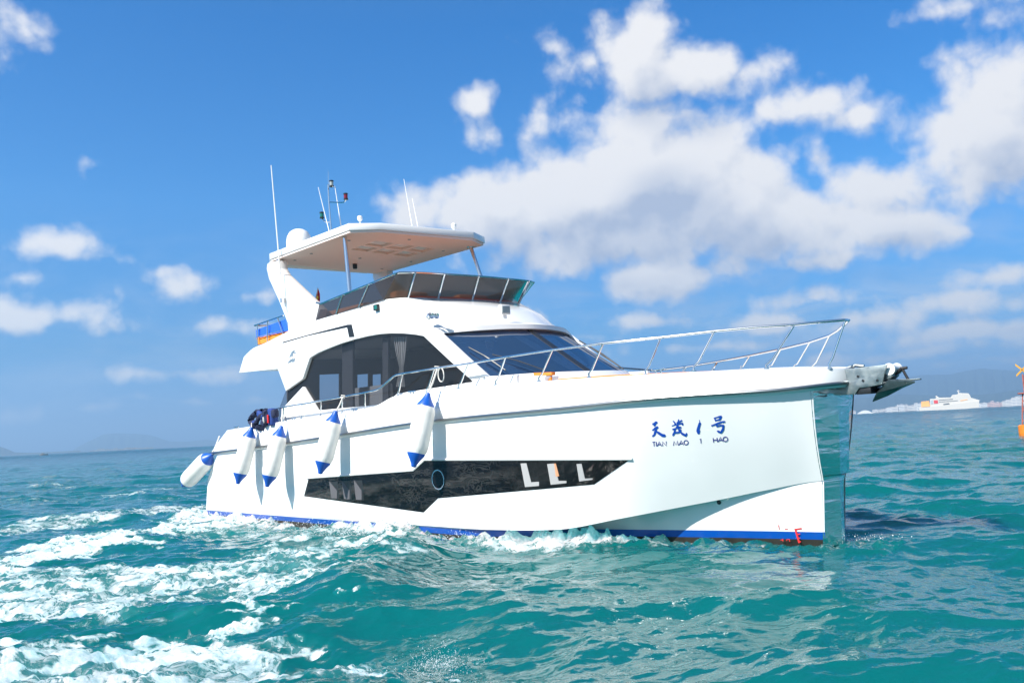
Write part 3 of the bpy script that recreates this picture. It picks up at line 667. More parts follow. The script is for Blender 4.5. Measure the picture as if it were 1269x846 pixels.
mb.plate([(x0, -1.55, 2.2), (x0, -1.55, 4.2), (-7.9, -1.55, 4.1), (-6.6, -1.55, 3.0), (-6.6, -1.55, 2.2)], vec=(0, -.05, 0))
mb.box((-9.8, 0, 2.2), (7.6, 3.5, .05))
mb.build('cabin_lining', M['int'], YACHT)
mb = MB(); mb.box((-10.75, 0, 4.255), (5.1, 3.45, .02)); mb.build('headlining', M['intl'], YACHT)
mb = MB(); mb.box((-10.4, .9, 2.62), (1.4, .7, .12)); mb.box((-10.4, 1.25, 2.9), (1.4, .12, .5)); mb.box((-10.4, .9, 2.4), (1.3, .6, .35)); mb.box((-6.6, 0, 2.85), (.9, 3.0, .15)); mb.box((-7.0, .75, 2.6), (.5, .9, .8)); mb.build('saloon_furniture', M['intl'], YACHT, bevel=.03)

# ---------------------------------------------- front: windscreen, brow, roof, coaming
def sym(curve, n=9):
    "curve: starboard corner to centre; gives full smooth curve to port"
    c_ = [np.array(p, float) for p in curve]; full = c_+[mirror(p) for p in c_[::-1] if abs(p[1]) > 1e-6]
    ys = [-p[1] for p in full]; fx = pchip(ys, [p[0] for p in full]); fz = pchip(ys, [p[2] for p in full])
    return lambda t_: np.array([fx(t_), -t_, fz(t_)])
wb = sym([(-5.8, 1.86, 3.02), (-5.2, 1.3, 3.02), (-5.0, .5, 3.02), (-4.98, 0, 3.02)])
wt = sym([(-7.1, 1.84, 3.95), (-6.72, 1.1, 3.97), (-6.52, .4, 3.98), (-6.48, 0, 3.98)])
def ruled(cb, ct, t0, t1, t2, t3, n=14, k=4):
    return [[cb(t0+(t1-t0)*i/n)*(1-j/k)+ct(t2+(t3-t2)*i/n)*j/k for i in range(n+1)] for j in range(k+1)]
for a, c_ in ((-1.86, -.05), (.05, 1.86)):
    mb = MB(); rows = ruled(wb, lambda t_: wt(t_)+(wt(t_)-wb(t_))*.07, a, c_, a*.989, c_*.989); mb.grid(rows); mb.build('windscreen', M['gfront'], YACHT, sharp=60)
mb = MB(); c0_, c1_ = wb(0), wt(0)
mb.plate([c0_+(.02, .075, 0), c1_+(.02, .075, 0), c1_+(.02, -.075, 0), c0_+(.02, -.075, 0)], vec=(-.05, 0, -.03)); mb.build('windscreen_mullion', M['dark'], YACHT)
mb = MB(); mb.plate([(-5.0+.03, .36, 3.0), (-6.55, .46, 3.9), (-6.55, .22, 3.9), (-5.0+.03, .12, 3.0)], vec=(-.05, 0, 0)); 
mb.build('cabin_frame', M['intl'], YACHT)
# rubber line under the glass and white cowl down to the deck
mb = MB(); ts = np.linspace(-1.95, 1.95, 33); cow0 = sym([(-5.75, 1.9, 3.012), (-5.1, 1.3, 3.012), (-4.9, .5, 3.012), (-4.88, 0, 3.012)]); cow1 = sym([(-5.6, 1.95, 2.6), (-4.7, 1.35, 2.6), (-4.3, .5, 2.6), (-4.25, 0, 2.6)])
wbi = lambda t_: wb(t_)+np.array([-.08, 0, -.01])
mb.grid([[wbi(t_) for t_ in ts], [cow0(t_) for t_ in ts], [cow1(t_) for t_ in ts]]); mb.build('cowl', M['gel'], YACHT)
bl = sym([(-7.10, 1.905, 3.955), (-6.65, 1.15, 3.985), (-6.44, .4, 4.0), (-6.40, 0, 4.0)])
bt = sym([(-7.13, 1.905, 4.03), (-6.67, 1.15, 4.085), (-6.47, .4, 4.10), (-6.43, 0, 4.10)])
fb = sym([(-7.42, 1.905, 4.12), (-7.02, 1.2, 4.16), (-6.78, .4, 4.17), (-6.74, 0, 4.17)])
fm_ = sym([(-7.95, 1.905, 4.45), (-7.55, 1.45, 4.48), (-7.15, .6, 4.48), (-7.1, 0, 4.48)])
ft = sym([(-8.8, 1.905, 4.88), (-8.42, 1.66, 4.87), (-8.2, .7, 4.86), (-8.15, 0, 4.86)])
fti = sym([(-9.0, 1.8, 4.88), (-8.62, 1.55, 4.87), (-8.4, .7, 4.86), (-8.35, 0, 4.86)])
wti = lambda t_: wt(np.clip(t_, -1.84, 1.84))+np.array([-.02, 0, .0])
ts = np.linspace(-1.905, 1.905, 49)
mb = MB(); mb.grid([[wti(t_) for t_ in ts], [bl(t_) for t_ in ts], [bt(t_) for t_ in ts], [fb(t_) for t_ in ts]]); mb.build('windscreen_brow', M['gelw'], YACHT, sharp=25)
mb = MB(); mb.grid([[fb(t_) for t_ in ts], [fm_(t_) for t_ in ts], [ft(t_) for t_ in ts], [fti(t_*.947) for t_ in ts], [fti(t_*.947)-np.array([0, 0, .42]) for t_ in ts]]); mb.build('flybridge_front', M['gel'], YACHT, sharp=25)
# flybridge deck slab and aft overhang
mb = MB(); mb.plate([(-15.6, 1.82, 3.93), (-15.25, 1.82, 4.36), (-8.3, 1.82, 4.42), (-7.85, 1.82, 4.30), (-8.3, 1.82, 4.28), (-13.0, 1.82, 4.27), (-13.7, 1.82, 3.87)], vec=(0, -3.64, 0)); mb.build('flybridge_deck', M['gelw'], YACHT)
mb = MB(); mb.box((-11.6, 0, 4.445), (6.6, 3.3, .03)); mb.build('teak_flooring', M['teak'], YACHT)
mb = MB(); mb.plate([(-15.7, 1.8, 3.93), (-15.36, 1.8, 4.38), (-15.2, 1.8, 4.38), (-15.5, 1.8, 3.93)], vec=(0, -3.6, 0)); mb.build('overhang_end', M['gel'], YACHT)
# dark air intake line on the side, emblem
mb = MB(); Z3 = lambda l: [(290+x_/7.69, 380+y_/7.69) for x_, y_ in l]
mb.plate(pts_y(Z3([(460, 336), (700, 268), (1080, 170), (1120, 168), (1146, 285), (1096, 290), (1076, 196), (700, 276), (460, 346)]), SY+.008), vec=(0, -.02, 0)); mb.build('air_intake', M['dark'], YACHT)
mb = MB()
for pl in ([(583, 408), (550, 425), (535, 455), (524, 488), (545, 470), (558, 474), (562, 445)], [(560, 440), (566, 425), (592, 440), (590, 446)], [(507, 538), (540, 498), (548, 500), (520, 536)], [(525, 535), (556, 490), (562, 494), (540, 528)], [(545, 522), (574, 488), (580, 492), (576, 522), (560, 528)]):
    mb.plate(pts_y(Z3(pl), SY+.006), vec=(0, -.012, 0))
mb.build('emblem', M['emblem'], YACHT)

# flybridge screens: three side panes a side, six front panes, posts and top rail
FT = sym([(-8.22, 2.0, 5.345), (-8.05, 1.62, 5.34), (-7.93, .7, 5.33), (-7.9, 0, 5.33)])
FBm = sym([(-8.83, 1.895, 4.875), (-8.44, 1.64, 4.865), (-8.22, .7, 4.855), (-8.17, 0, 4.855)])
cut = [-1.95, -1.62, -.95, -.05, .85, 1.62, 1.95]
for a, c_ in zip(cut[:-1], cut[1:]):
    mb = MB(); mb.grid(ruled(FBm, FT, a*.99, c_*.99, a*1.02, c_*1.02, 6, 3)); mb.build('front_screen', M['gfly'], YACHT, sharp=60)
for a in cut[1:-1]:
    p, q_ = FBm(a*.99), FT(a*1.02); mb = MB(); mb.tube([p+(.02, 0, 0), q_+(.02, 0, 0)], .022, 8); mb.build('screen_post', M['chrome'], YACHT)
for sgn in (1, -1):
    bA, tA = sd(391, 397, 1.9), sd(395.5, 377, 1.9); bB, tB = FBm(-1.93), FT(-1.98)
    f_ = np.array([1, sgn, 1]); S_ = lambda b_, t_, s_: (b_+(t_-b_)*s_)*f_
    for k in range(3):
        mb = MB(); mb.grid([[S_(bA, bB, k/3), S_(bA, bB, (k+1)/3)], [S_(tA, tB, k/3), S_(tA, tB, (k+1)/3)]]); mb.build('side_screen', M['gflyd'], YACHT)
    for k in (1, 2): mb = MB(); mb.tube([S_(bA, bB, k/3)+(0, sgn*.015, 0), S_(tA, tB, k/3)+(0, sgn*.015, 0)], .016, 8); mb.build('screen_post', M['chrome'], YACHT)
tr_ = [sd(392, 375, 1.9)]+[sd(395.5, 377, 1.9)*(1-k)+FT(-1.98)*k for k in (0.02, .5, .97)]+[FT(t_) for t_ in np.linspace(-1.95, 1.95, 30)]+[mirror(sd(395.5, 377, 1.9)*(1-k)+FT(-1.98)*k) for k in (.97, .5, .02)]
mb = MB(); mb.tube(tr_, .021, 8); mb.build('screen_rail', M['chrome'], YACHT)
dsh = lambda t_, dx_, dz_: FBm(t_)+np.array([dx_, 0, dz_])
mb = MB(); ts = np.linspace(-1.7, 1.7, 25); mb.grid([[dsh(t_, -.06, .0) for t_ in ts], [dsh(t_, -.10, .055) for t_ in ts], [dsh(t_, -.55, .07) for t_ in ts], [dsh(t_, -.55, -.4) for t_ in ts]]); mb.build('dashboard', M['dash'], YACHT)
for (c_, d_) in (((-9.3, .9, 4.9), (.25, .9, .5)), ((-9.3, -.9, 4.9), (.25, .9, .5)), ((-11.3, 1.2, 4.85), (1.8, .25, .45)), ((-11.2, 1.0, 4.6), (1.9, .7, .3)), ((-11.3, -1.5, 4.85), (1.8, .25, .45)), ((-9.1, .9, 4.6), (.6, .9, .3)), ((-9.1, -.9, 4.6), (.6, .9, .3)), ((-12.2, 1.2, 4.85), (.3, .9, .5))): 
    mb = MB(); mb.box(c_, d_); mb.build('flybridge_seat', M['tan'], YACHT, bevel=.05)

# hardtop
outl = [(-14.15, 1.66), (-13.95, 1.76), (-10.22, 1.78), (-9.80, 1.2), (-9.38, -1.2), (-9.66, -1.80), (-13.95, -1.78), (-14.15, -1.66)]
ZT, ZU, HS = 6.76, 6.60, .03
skyl = []
for i in range(2):
    for j in range(3):
        cx, cy = -11.5+i*.62, -.72+j*.62; skyl.append([(cx-.25, cy-.25), (cx+.25, cy-.25), (cx+.25, cy+.25), (cx-.25, cy+.25)])
mb = MB(); mb.plate([(x_, y_, ZT+HS*y_) for x_, y_ in outl], vec=(0, 0, ZU-ZT))
HT = mb.build('hardtop', M['gel'], YACHT, bevel=.014)
sc_ = lambda l, k: [((x_+11.9)*k-11.9, y_*k) for x_, y_ in l]
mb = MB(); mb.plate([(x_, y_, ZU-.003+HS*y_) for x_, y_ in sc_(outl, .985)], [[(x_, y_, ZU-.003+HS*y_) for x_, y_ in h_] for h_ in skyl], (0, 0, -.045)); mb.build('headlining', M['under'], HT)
mb = MB(); mb.plate([(-14.5, 1.5, ZU+.06), (-14.15, 1.6, ZT-.02), (-14.15, -1.6, ZT-.02), (-14.5, -1.5, ZU+.06)], vec=(.05, 0, -.09)); mb.build('aft_lip', M['gel'], HT)
for x_, y_ in ((-13.5, 1.3), (-12.6, 1.35), (-10.9, 1.35), (-13.4, -1.3), (-12.2, -1.4), (-10.7, -1.3), (-10.1, .2), (-12.5, 0)):
    mb = MB(); mb.lathe([(.035, 0), (.04, -.012)], (x_, y_, ZU-.046+HS*y_), (0, 0, 1), 12); mb.build('downlight', M['lampc'], HT)
mb = MB(); mb.lathe([(.06, 0), (.06, -.12), (.05, -.14)], (-13.2, -.3, ZU-.045), n=14); mb.build('camera_dome', M['dark'], HT)
for sgn in (1, -1):
    leg = [(329.8, 333), (333, 346), (345, 372), (356, 400), (357, 413), (391, 399), (396.8, 383), (351.5, 340), (347.5, 333), (346, 322), (331, 326)]
    mb = MB(); P_ = [p*np.array([1, sgn, 1]) for p in pts_y(leg, 1.74)]
    mb.plate(P_, vec=(0, -sgn*.22, 0)); mb.build('hardtop_arch', M['gel'], YACHT, bevel=.03)
    pt_, pb_ = (on_y(427, 290, 1.62), on_y(433.4, 362, 1.68)) if sgn > 0 else (on_y(583, 305, -1.62), on_y(597, 346, -1.68))
    mb = MB(); mb.tube([pt_, pb_], .05, 12); pl_ = mb.build('hardtop_post', M['chrome'], YACHT)
    mb = MB(); mb.lathe([(.11, 0), (.11, .02), (.05, .03)], pt_, (0, 0, -1), 14); mb.build('flange', M['chrome'], pl_)
# radome, aerials, light mast
def up(px, py, y): return on_y(px, py, y)
b0 = on_y(371, 306, .55)
mb = MB(); mb.lathe([(.33, -.3), (.34, -.1), (.345, .1), (.34, .30), (.31, .44), (.245, .55), (.145, .615), (.04, .64)], (b0[0], .55, ZT+.28), n=28); mb.build('radome', M['gelw'], YACHT)
def aerial(pa, pb, y, r0=.018, r1=.008):
    mb = MB(); mb.tube([on_y(*pa, y), on_y((pa[0]+pb[0])/2, (pa[1]+pb[1])/2, y), on_y(*pb, y)], [r0, (r0+r1)/2, r1], 8); return mb.build('aerial', M['gelw'], YACHT)
aerial((351, 382), (336, 205), 1.84, .02, .012)
mb = MB(); p = on_y(348.5, 372, 1.84); mb.box(p-np.array([0, .04, 0]), (.06, .1, .12)); mb.build('aerial_bracket', M['chrome'], YACHT); mb = MB(); mb.box(on_y(344, 322, 1.84)-np.array([0, .04, 0]), (.05, .1, .05)); mb.build('aerial_bracket', M['chrome'], YACHT)
aerial((407.8, 286), (394.3, 232), .6, .012, .006)
aerial((422.8, 281), (415, 231), .0, .014, .008); aerial((511, 281), (500.5, 222), -.2, .012, .006); aerial((518, 281), (511, 246), -.35, .01, .006)
mz = lambda x_, y_: (300+x_/7.69, 190+y_/7.69)
mb = MB(); mb.tube([on_y(*mz(850, 735), .3), on_y(*mz(828, 460), .3), on_y(*mz(820, 300), .3)], .022, 8)
mb.tube([on_y(*mz(822, 300), .3), on_y(*mz(822, 220), .3), on_y(*mz(820, 165), .3)], .006, 6)
mb.tube([on_y(*mz(838, 465), .3), on_y(*mz(920, 468), .3), on_y(*mz(965, 468), .3), on_y(*mz(985, 455), .3), on_y(*mz(990, 440), .3)], .016, 8)
mb.tube([on_y(*mz(842, 656), .3), on_y(*mz(800, 655), .3), on_y(*mz(775, 640), .3), on_y(*mz(762, 620), .3)], .016, 8)
mb.tube([on_y(*mz(820, 295), .3), on_y(*mz(870, 320), .3), on_y(*mz(886, 325), .3)], .012, 8)
mb.build('light_mast', M['chrome'], YACHT)
for c_, mm in ((mz(852, 290), 'lampc'), (mz(988, 412), 'lampr'), (mz(760, 590), 'lampg')):
    p = on_y(*c_, .3); mb = MB(); mb.lathe([(.05, -.09), (.06, -.085), (.06, -.06), (.045, -.055), (.045, .05), (.06, .055), (.06, .08), (.04, .09)], p, n=14)
    nl = mb.build('navigation_light', M['dark'], YACHT)
    mb = MB(); mb.lathe([(.05, -.05), (.05, .048)], p, n=14); mb.build('lens', M[mm], nl)
for c_, y_ in (((446, 272), .4), ((562.5, 281.5), -.9)):
    p = on_y(*c_, y_); mb = MB(); mb.tube([p-np.array([0, 0, .12]), p], .015, 8); mb.lathe([(.03, -.02), (.06, .02), (.065, .09), (.045, .12), (.01, .125)], p-np.array([0, 0, .03]), n=14); mb.build('gps_antenna', M['gelw'], YACHT)
# side light, horn, searchlight on the front of the flybridge
p = sd(466.5, 381, 1.93); mb = MB(); mb.box(p, (.16, .07, .13)); sl_ = mb.build('side_light', M['dark'], YACHT, bevel=.012); mb = MB(); mb.box(p+np.array([.03, .036, .0]), (.09, .02, .09)); mb.build('lens', M['lampg'], sl_)
hp = on_y(532, 392, 1.955); hd = nrm(np.array([1, .35, 0])); mb = MB()
mb.lathe([(.05, -.1), (.07, -.06), (.07, .05), (.03, .08)], hp, hd, 14)
for dz_, dy_ in ((-.03, 0), (-.03, .13)):
    mb.lathe([(.02, 0), (.022, .16), (.035, .2), (.06, .24), (.05, .235), (.015, .2)], hp+np.array([.08, -.02+dy_*.9, dz_]), hd, 14)
mb.build('horn', M['chrome'], YACHT)
lp = on_y(625, 384, .45); mb = MB(); mb.box(lp, (.1, .26, .2)); mb.box(lp+np.array([0, 0, -.14]), (.04, .1, .1)); sl2 = mb.build('searchlight', M['gelw'], YACHT, bevel=.02)
mb = MB(); mb.box(lp+np.array([.055, 0, 0]), (.012, .2, .14)); mb.build('lens', M['lampc'], sl2)
# windscreen wipers
def on_ws(px, py):
    t0, t1 = 0, 1
    d_ = R3.T@rawdir(px, py); c_ = R3.T@(CPOS-OB); best = None
    for i in range(41):
        for j in range(21):
            tt = -1.8+3.6*i/40; p = wb(tt)*(1-j/20)+wt(tt)*j/20; w_ = p-c_; s_ = w_@d_/(d_@d_); e_ = np.linalg.norm(w_-s_*d_)
            if best is None or e_ < best[0]: best = (e_, p)
    return best[1]+np.array([.05, .02, .04])
for a, c_, e_ in (((578, 433), (625, 460), None), ((610, 444), (672, 460), None)):
    mb = MB(); p, q_ = on_ws(*a), on_ws(*c_); mb.tube([p, (p+q_)/2+(.02, 0, .02), q_], .011, 6); mb.tube([p*.55+q_*.45+(.03, .03, .02), q_+(.03, .03, .0)], .009, 6); mb.build('wiper', M['dark'], YACHT)
mb = MB(); p, q_ = wb(1.25)+(.05, 0, .02), (wb(1.25)*.25+wt(1.35)*.75)+(.06, -.02, .03); mb.tube([p, (p+q_)/2+(.03, 0, .02), q_], .014, 6); mb.tube([p+(.05, .06, 0), q_*.8+p*.2+(.05, .06, 0)], .01, 6); mb.build('wiper', M['dark'], YACHT)

# ---------------------------------------------- guard rail: rail and stanchions each side
def ry(x): return np.maximum(np.interp(x, [-17, -3, .1, .38, .45], [2.14, float(Dy(-3.)), .62, .28, 0.0]), 0) if x > -3 else float(Dy(x))-.02
rail_px = [(331, 508.6), (352, 504), (385, 498.8), (422, 492), (452, 486.5), (466, 483.3), (472, 480.5), (487, 467), (491, 464.6), (498, 463), (541, 456), (580, 450.7), (626.5, 442.4), (684.5, 433.5), (747, 425.4), (820, 418), (885, 410.4), (935, 405.5), (984.5, 402.2), (1020, 398.6), (1046, 396.4)]
def on_plan(px, py, yf):
    y = 1.6
    for _ in range(40):
        p = on_y(px, py, y); y = .6*y+.4*float(yf(p[0]))
    return on_y(px, py, y)
rail = [on_plan(a, c_, ry) for a, c_ in rail_px]
tip = on_y(1052, 396.6, 0.0)
feet_px = [(397.8, 515.8, 398, 496.5), (424.3, 512, 424.5, 491.5), (452.7, 508, 452.5, 486.5), (493.5, 490.6, 499, 463), (529.4, 486, 538.6, 456.3), (568.7, 481.6, 580.4, 450.7), (614.6, 477, 626.5, 442.4), (668, 472.8, 684.5, 433.5), (730, 468.4, 747.4, 425.4), (800, 465, 818.5, 418), (860, 460, 885, 410.4), (950, 457.5, 984.5, 402.2), (1028, 457, 1047, 398), (374, 518.5, 374.5, 501), (351.7, 522.5, 352, 504)]
prail_px = [(812, 459), (850, 454.2), (889.3, 448), (929.2, 440.6), (967.6, 432.6), (1003.7, 423.7), (1028, 415.5), (1038, 409.5), (1046, 402.5), (1050.5, 398)]
nry = lambda x: -ry(x)
prail = [on_plan(a, c_, nry) for a, c_ in prail_px]
prail = [mirror(p) for p in rail if p[0] < prail[0][0]-1.2]+prail
pfeet_px = [(848, 459, 851, 454), (883.5, 458.5, 889.3, 448), (919, 458, 929.2, 440.6), (954, 458, 967.6, 432.6), (984.5, 458, 1003.7, 423.7), (1007.5, 458.5, 1028, 415.5)]
fy = lambda x: max(min(float(Dy(min(x, .27)))-.05, 2.13), .25)
def guard(path, feet, sg):
    mb = MB(); mb.tube(path, .021, 10); mb.build('guard_rail', M['chrome'], YACHT)
    for (a, c_, d_, e_) in feet:
        tp = on_plan(d_, e_, ry if sg > 0 else nry); ft_ = on_plan(a, c_, (lambda x: fy(x)) if sg > 0 else (lambda x: -fy(x))); ft_[2] -= .03
        mb = MB(); mb.tube([ft_, ft_+np.array([0, 0, .10]), ft_+(tp-ft_)*.25+np.array([-.01, 0, .02]), tp], .0155, 8); st = mb.build('stanchion', M['chrome'], YACHT)
        mb = MB(); mb.lathe([(.04, 0), (.04, .03), (.022, .035)], ft_+np.array([0, 0, .02]), n=10); mb.build('stanchion_base', M['chrome'], st)
guard(rail+[tip], feet_px, 1)
guard(prail+[tip], pfeet_px, -1)
# aft end of the rail comes down to the deck
mb = MB(); mb.tube([rail[0], rail[0]+np.array([-.12, 0, -.02]), on_plan(322, 530, lambda x: 2.1)], .02, 8); mb.build('guard_rail', M['chrome'], YACHT)
for a in ((293, 531), (511, 488), (364, 521), (816, 461.5), (440, 510)):
    p = on_plan(*a, lambda x: float(Dy(x))-.06); mb = MB(); mb.box(p+np.array([0, 0, .05]), (.26, .035, .03)); mb.box(p+np.array([-.05, 0, .02]), (.03, .03, .08)); mb.box(p+np.array([.05, 0, .02]), (.03, .03, .08)); mb.build('cleat', M['chrome'], YACHT, bevel=.01)

# flybridge aft rail
mb = MB()
AY = 1.78
P3 = lambda x_, y_, y=AY: on_y(290+x_/7.69, 380+y_/7.69, y)
c1 = P3(195, 178); c2 = P3(470, 84); ar = [c2*np.array([1, 1, 1]), c1, mirror(c1), mirror(c2)]
mb.tube([c2, c1+np.array([.1, 0, .0]), c1, c1-np.array([0, .1, 0]), mirror(c1)+np.array([0, .1, 0]), mirror(c1), mirror(c1)+np.array([.1, 0, 0]), mirror(c2)], .02, 8)
d1, d2 = P3(225, 285), P3(465, 224); mb.tube([d2, d1, mirror(d1), mirror(d2)], .014, 8); mb.build('flybridge_rail', M['chrome'], YACHT)
for (a, c_) in (((222, 165), (225, 372)), ((318, 145), (318, 345)), ((412, 102), (470, 268))):
    for sgn in (1, -1):
        mb = MB(); mb.tube([P3(*a)*np.array([1, sgn, 1]), P3(*c_)*np.array([1, sgn, 1])], .017, 8); mb.build('stanchion', M['chrome'], YACHT)
for k in (-1.0, 0, 1.0):
    mb = MB(); mb.tube([np.array([c1[0], k, c1[2]]), np.array([c1[0]+.03, k, P3(225, 372)[2]])], .017, 8); mb.build('stanchion', M['chrome'], YACHT)
# bow platform with roller
mb = MB(); n2 = lambda x_, y_: (1000+x_/7.93, 440+y_/7.93)
sp = [n2(170, 160), n2(790, 90), n2(765, 160), n2(740, 285), n2(600, 312), n2(515, 322), n2(470, 386), n2(270, 396), n2(290, 300), n2(350, 268)]
for sgn in (1, -1):
    P_ = [p*np.array([1, sgn, 1]) for p in [on_y(*q_, .2) for q_ in sp]]; mb.plate(P_, vec=(0, -sgn*.025, 0))
tA, tB = on_y(*n2(740, 285), .2), on_y(*n2(600, 312), .2); bB, bA = on_y(*n2(470, 386), .2), on_y(*n2(270, 396), .2)
mb.plate([tA*(1, .88, 1), tB*(1, .88, 1), tB*(1, -.88, 1), tA*(1, -.88, 1)], vec=(0, 0, .02)); mb.plate([bA*(1, .88, 1), bB*(1, .88, 1), bB*(1, -.88, 1), bA*(1, -.88, 1)], vec=(0, 0, .02))
PLAT = mb.build('bow_platform', M['brushed'], YACHT, bevel=.006)
mb = MB(); p = on_y(*n2(548, 350), .2); mb.box(p+np.array([0, -.2, 0]), (.22, .36, .1)); mb.build('bracket', M['dark'], PLAT, bevel=.01)
mb = MB()
for q_ in ((502, 208), (552, 250), (692, 248)): mb.lathe([(.018, 0), (.018, .012)], on_y(*n2(*q_), .2), (0, 1, 0), 10)
mb.build('bolt', M['dark'], PLAT)
rp_ = on_y(*n2(845, 135), 0.0); mb = MB(); mb.lathe([(.085, -.13), (.07, -.05), (.07, .05), (.085, .13)], rp_, (0, 1, 0), 18); mb.build('roller', M['gelw'], PLAT)
mb = MB(); mb.plate([on_y(*n2(*q_), .12) for q_ in ((790, 95), (830, 150), (840, 205), (800, 240), (745, 245), (760, 170))], vec=(0, -.24, 0)); mb.build('roller_cheek', M['brushed'], PLAT, bevel=.008); mb = MB(); mb.tube([on_y(*n2(410, 122), 0), on_y(*n2(480, 100), 0), on_y(*n2(560, 108), 0)], .025, 8); mb.build('chain_guard', M['brushed'], PLAT)
# foredeck sun pad (stays with the boat's cushions): thing of its own further down
# transom platform
mb = MB(); mb.box((-17.75, 0, .75), (.5, 3.6, .12)); mb.build('swim_platform', M['gelw'], YACHT, bevel=.03)
# ------------------------------------------------------------------ things on and around the yacht (meshes in world orientation of the boat, one thing each)
def boat_thing(name, base, label, cat, group=None):
    "Empty standing at a boat point, axes along the boat"
    return thing(name, label, cat, group, matrix=YM @ Matrix.Translation(Vector((base[0], -base[1], base[2]))))
def bb(mb, name, m, root, base, **k):
    return mb.build(name, m, root, origin=(base[0], -base[1], base[2]), **k)

def fender(pt, pb, yt, yb_, r, rope_px, label):
    a, c_ = on_y(*pt, yt), on_y(*pb, yb_)
    ax = nrm(c_-a); L = np.linalg.norm(c_-a)
    root = boat_thing('fender', c_, label, 'fender', "fenders hung along the yacht's side")
    cp = .24
    mb = MB(); mb.lathe([(r*.80, cp-.01), (r*.93, cp+.05), (r, cp+.13), (r*1.01, L*.5), (r, L-cp-.13), (r*.93, L-cp-.05), (r*.80, L-cp+.01)], a, ax, 26); bb(mb, 'body', M['rubber'], root, c_)
    for o_, d_ in ((a, ax), (c_, -ax)):
        mb = MB(); mb.lathe([(.03, -.02), (.05, 0), (.055, .03), (r*.50, .12), (r*.80, cp-.03), (r*.83, cp), (r*.80, cp+.005)], o_, d_, 26); bb(mb, 'end_cap', M['fblue'], root, c_)
    rp = on_y(*rope_px, yt-.12)
    mb = MB(); mb.tube([a-ax*.0, (a+rp)/2+np.array([0, 0, -.02]), rp], .017, 6); bb(mb, 'rope', M['rope'], root, c_)
    return root
fender((262.5, 563), (226.5, 601.5), 2.22, 2.5, .235, (272, 540), 'fender swung out almost level beyond the stern corner, furthest aft')
fender((311.5, 530), (294.8, 598.5), 2.38, 2.72, .20, (312, 524), 'fender hanging below the blue life vests near the stern')
fender((348.8, 528.5), (331, 602), 2.38, 2.74, .20, (350, 506), 'fender hanging just forward of the life vests where the rail ends')
fender((416.2, 510), (396.8, 586), 2.42, 2.78, .20, (425, 492), 'fender hanging below the aft half of the cabin side window')
fender((530.4, 488), (512.6, 577.5), 2.42, 2.78, .205, (542, 457), 'fender hanging furthest forward, above the step in the black window band')

# bundle of life vests tied on the aft rail
VB = on_y(318, 528, 2.2)
vest = boat_thing('life_vest_bundle', VB, 'bundle of dark blue life vests tied on the aft rail by the stern', 'life vests')
vp = lambda x_, y_, y=2.2: on_y(210+x_/4.682, 480+y_/4.682, y)
for k, (pl, w_, yy) in enumerate([([(468, 200), (478, 172), (510, 142), (560, 138)], .07, 2.2), ([(470, 196), (500, 226), (540, 236)], .07, 2.22), ([(540, 236), (566, 200), (572, 150)], .06, 2.2), ([(500, 215), (520, 170), (560, 150)], .055, 2.3)]):
    mb = MB(); mb.tube([vp(*p, yy+.05*math.sin(i*2.1+k)) for i, p in enumerate(densify(pl, 4, False))], [w_*(.8+.35*abs(math.sin(i*1.7+k))) for i in range(4*(len(pl)-1)+1)], 9); bb(mb, 'strap', M['navy'], vest, VB)
for k, (c_, d_, mm) in enumerate([((600, 170), (.22, .2, .42), 'vblue'), ((575, 165), (.16, .22, .34), 'navy'), ((530, 160), (.3, .12, .16), 'vblue'), ((490, 210), (.26, .14, .14), 'vblue'), ((612, 150), (.16, .16, .2), 'navy'), ((545, 205), (.2, .1, .16), 'navy')]):
    mb = MB(); a_ = .5*math.sin(k*2.3); R_ = np.array([[math.cos(a_), 0, -math.sin(a_)], [0, 1, 0], [math.sin(a_), 0, math.cos(a_)]]); mb.box(vp(*c_, 2.2+.05*(k % 3)), d_, R_); bb(mb, 'vest_panel', M[mm], vest, VB, bevel=.05, bseg=3)
mb = MB(); mb.box(vp(546, 188, 2.33), (.08, .02, .15)); bb(mb, 'label_patch', M['intl'], vest, VB, bevel=.005)
mb = MB(); mb.box(vp(572, 182, 2.33), (.06, .03, .2)); bb(mb, 'whistle_pocket', M['flag'], vest, VB, bevel=.01)
for x_, l_ in ((515, 300), (525, 310), (537, 265)):
    mb = MB(); mb.tube([vp(x_, 230), vp(x_+1, 270), vp(x_-1, l_)], .011, 6); bb(mb, 'loose_strap', M['dark'], vest, VB)

# ensign
fbp = on_y(393, 379, .3)
fl = boat_thing('flag', fbp, 'small red and yellow flag on a staff behind the flybridge side screen', 'flag')
fz = lambda x_, y_, y=.3: on_y(290+x_/7.69, 290+y_/7.69, y)
mb = MB(); mb.tube([fz(775, 680), fz(800, 515)], .014, 8); bb(mb, 'staff', M['rope'], fl, fbp)
mb = MB(); rows = []
for k in range(9):
    s_ = k/8; l_ = np.array(fz(800-36*s_, 518+150*s_)); r_ = np.array(fz(802+28*s_, 518+110*s_))
    rows.append([l_*(1-j/6)+r_*j/6+np.array([0, .03*math.sin(j*1.6+k*.6)*s_, 0]) for j in range(7)])
mb.grid(rows); bb(mb, 'cloth', M['flag'], fl, fbp, sharp=70)
mb = MB(); mb.grid([[fz(790-20*s_, 590+60*s_, .33), fz(800-6*s_, 586+50*s_, .34), fz(806-14*s_, 604+34*s_, .335)] for s_ in (0, .5, 1)]); bb(mb, 'emblem', M['flagy'], fl, fbp, sharp=70)

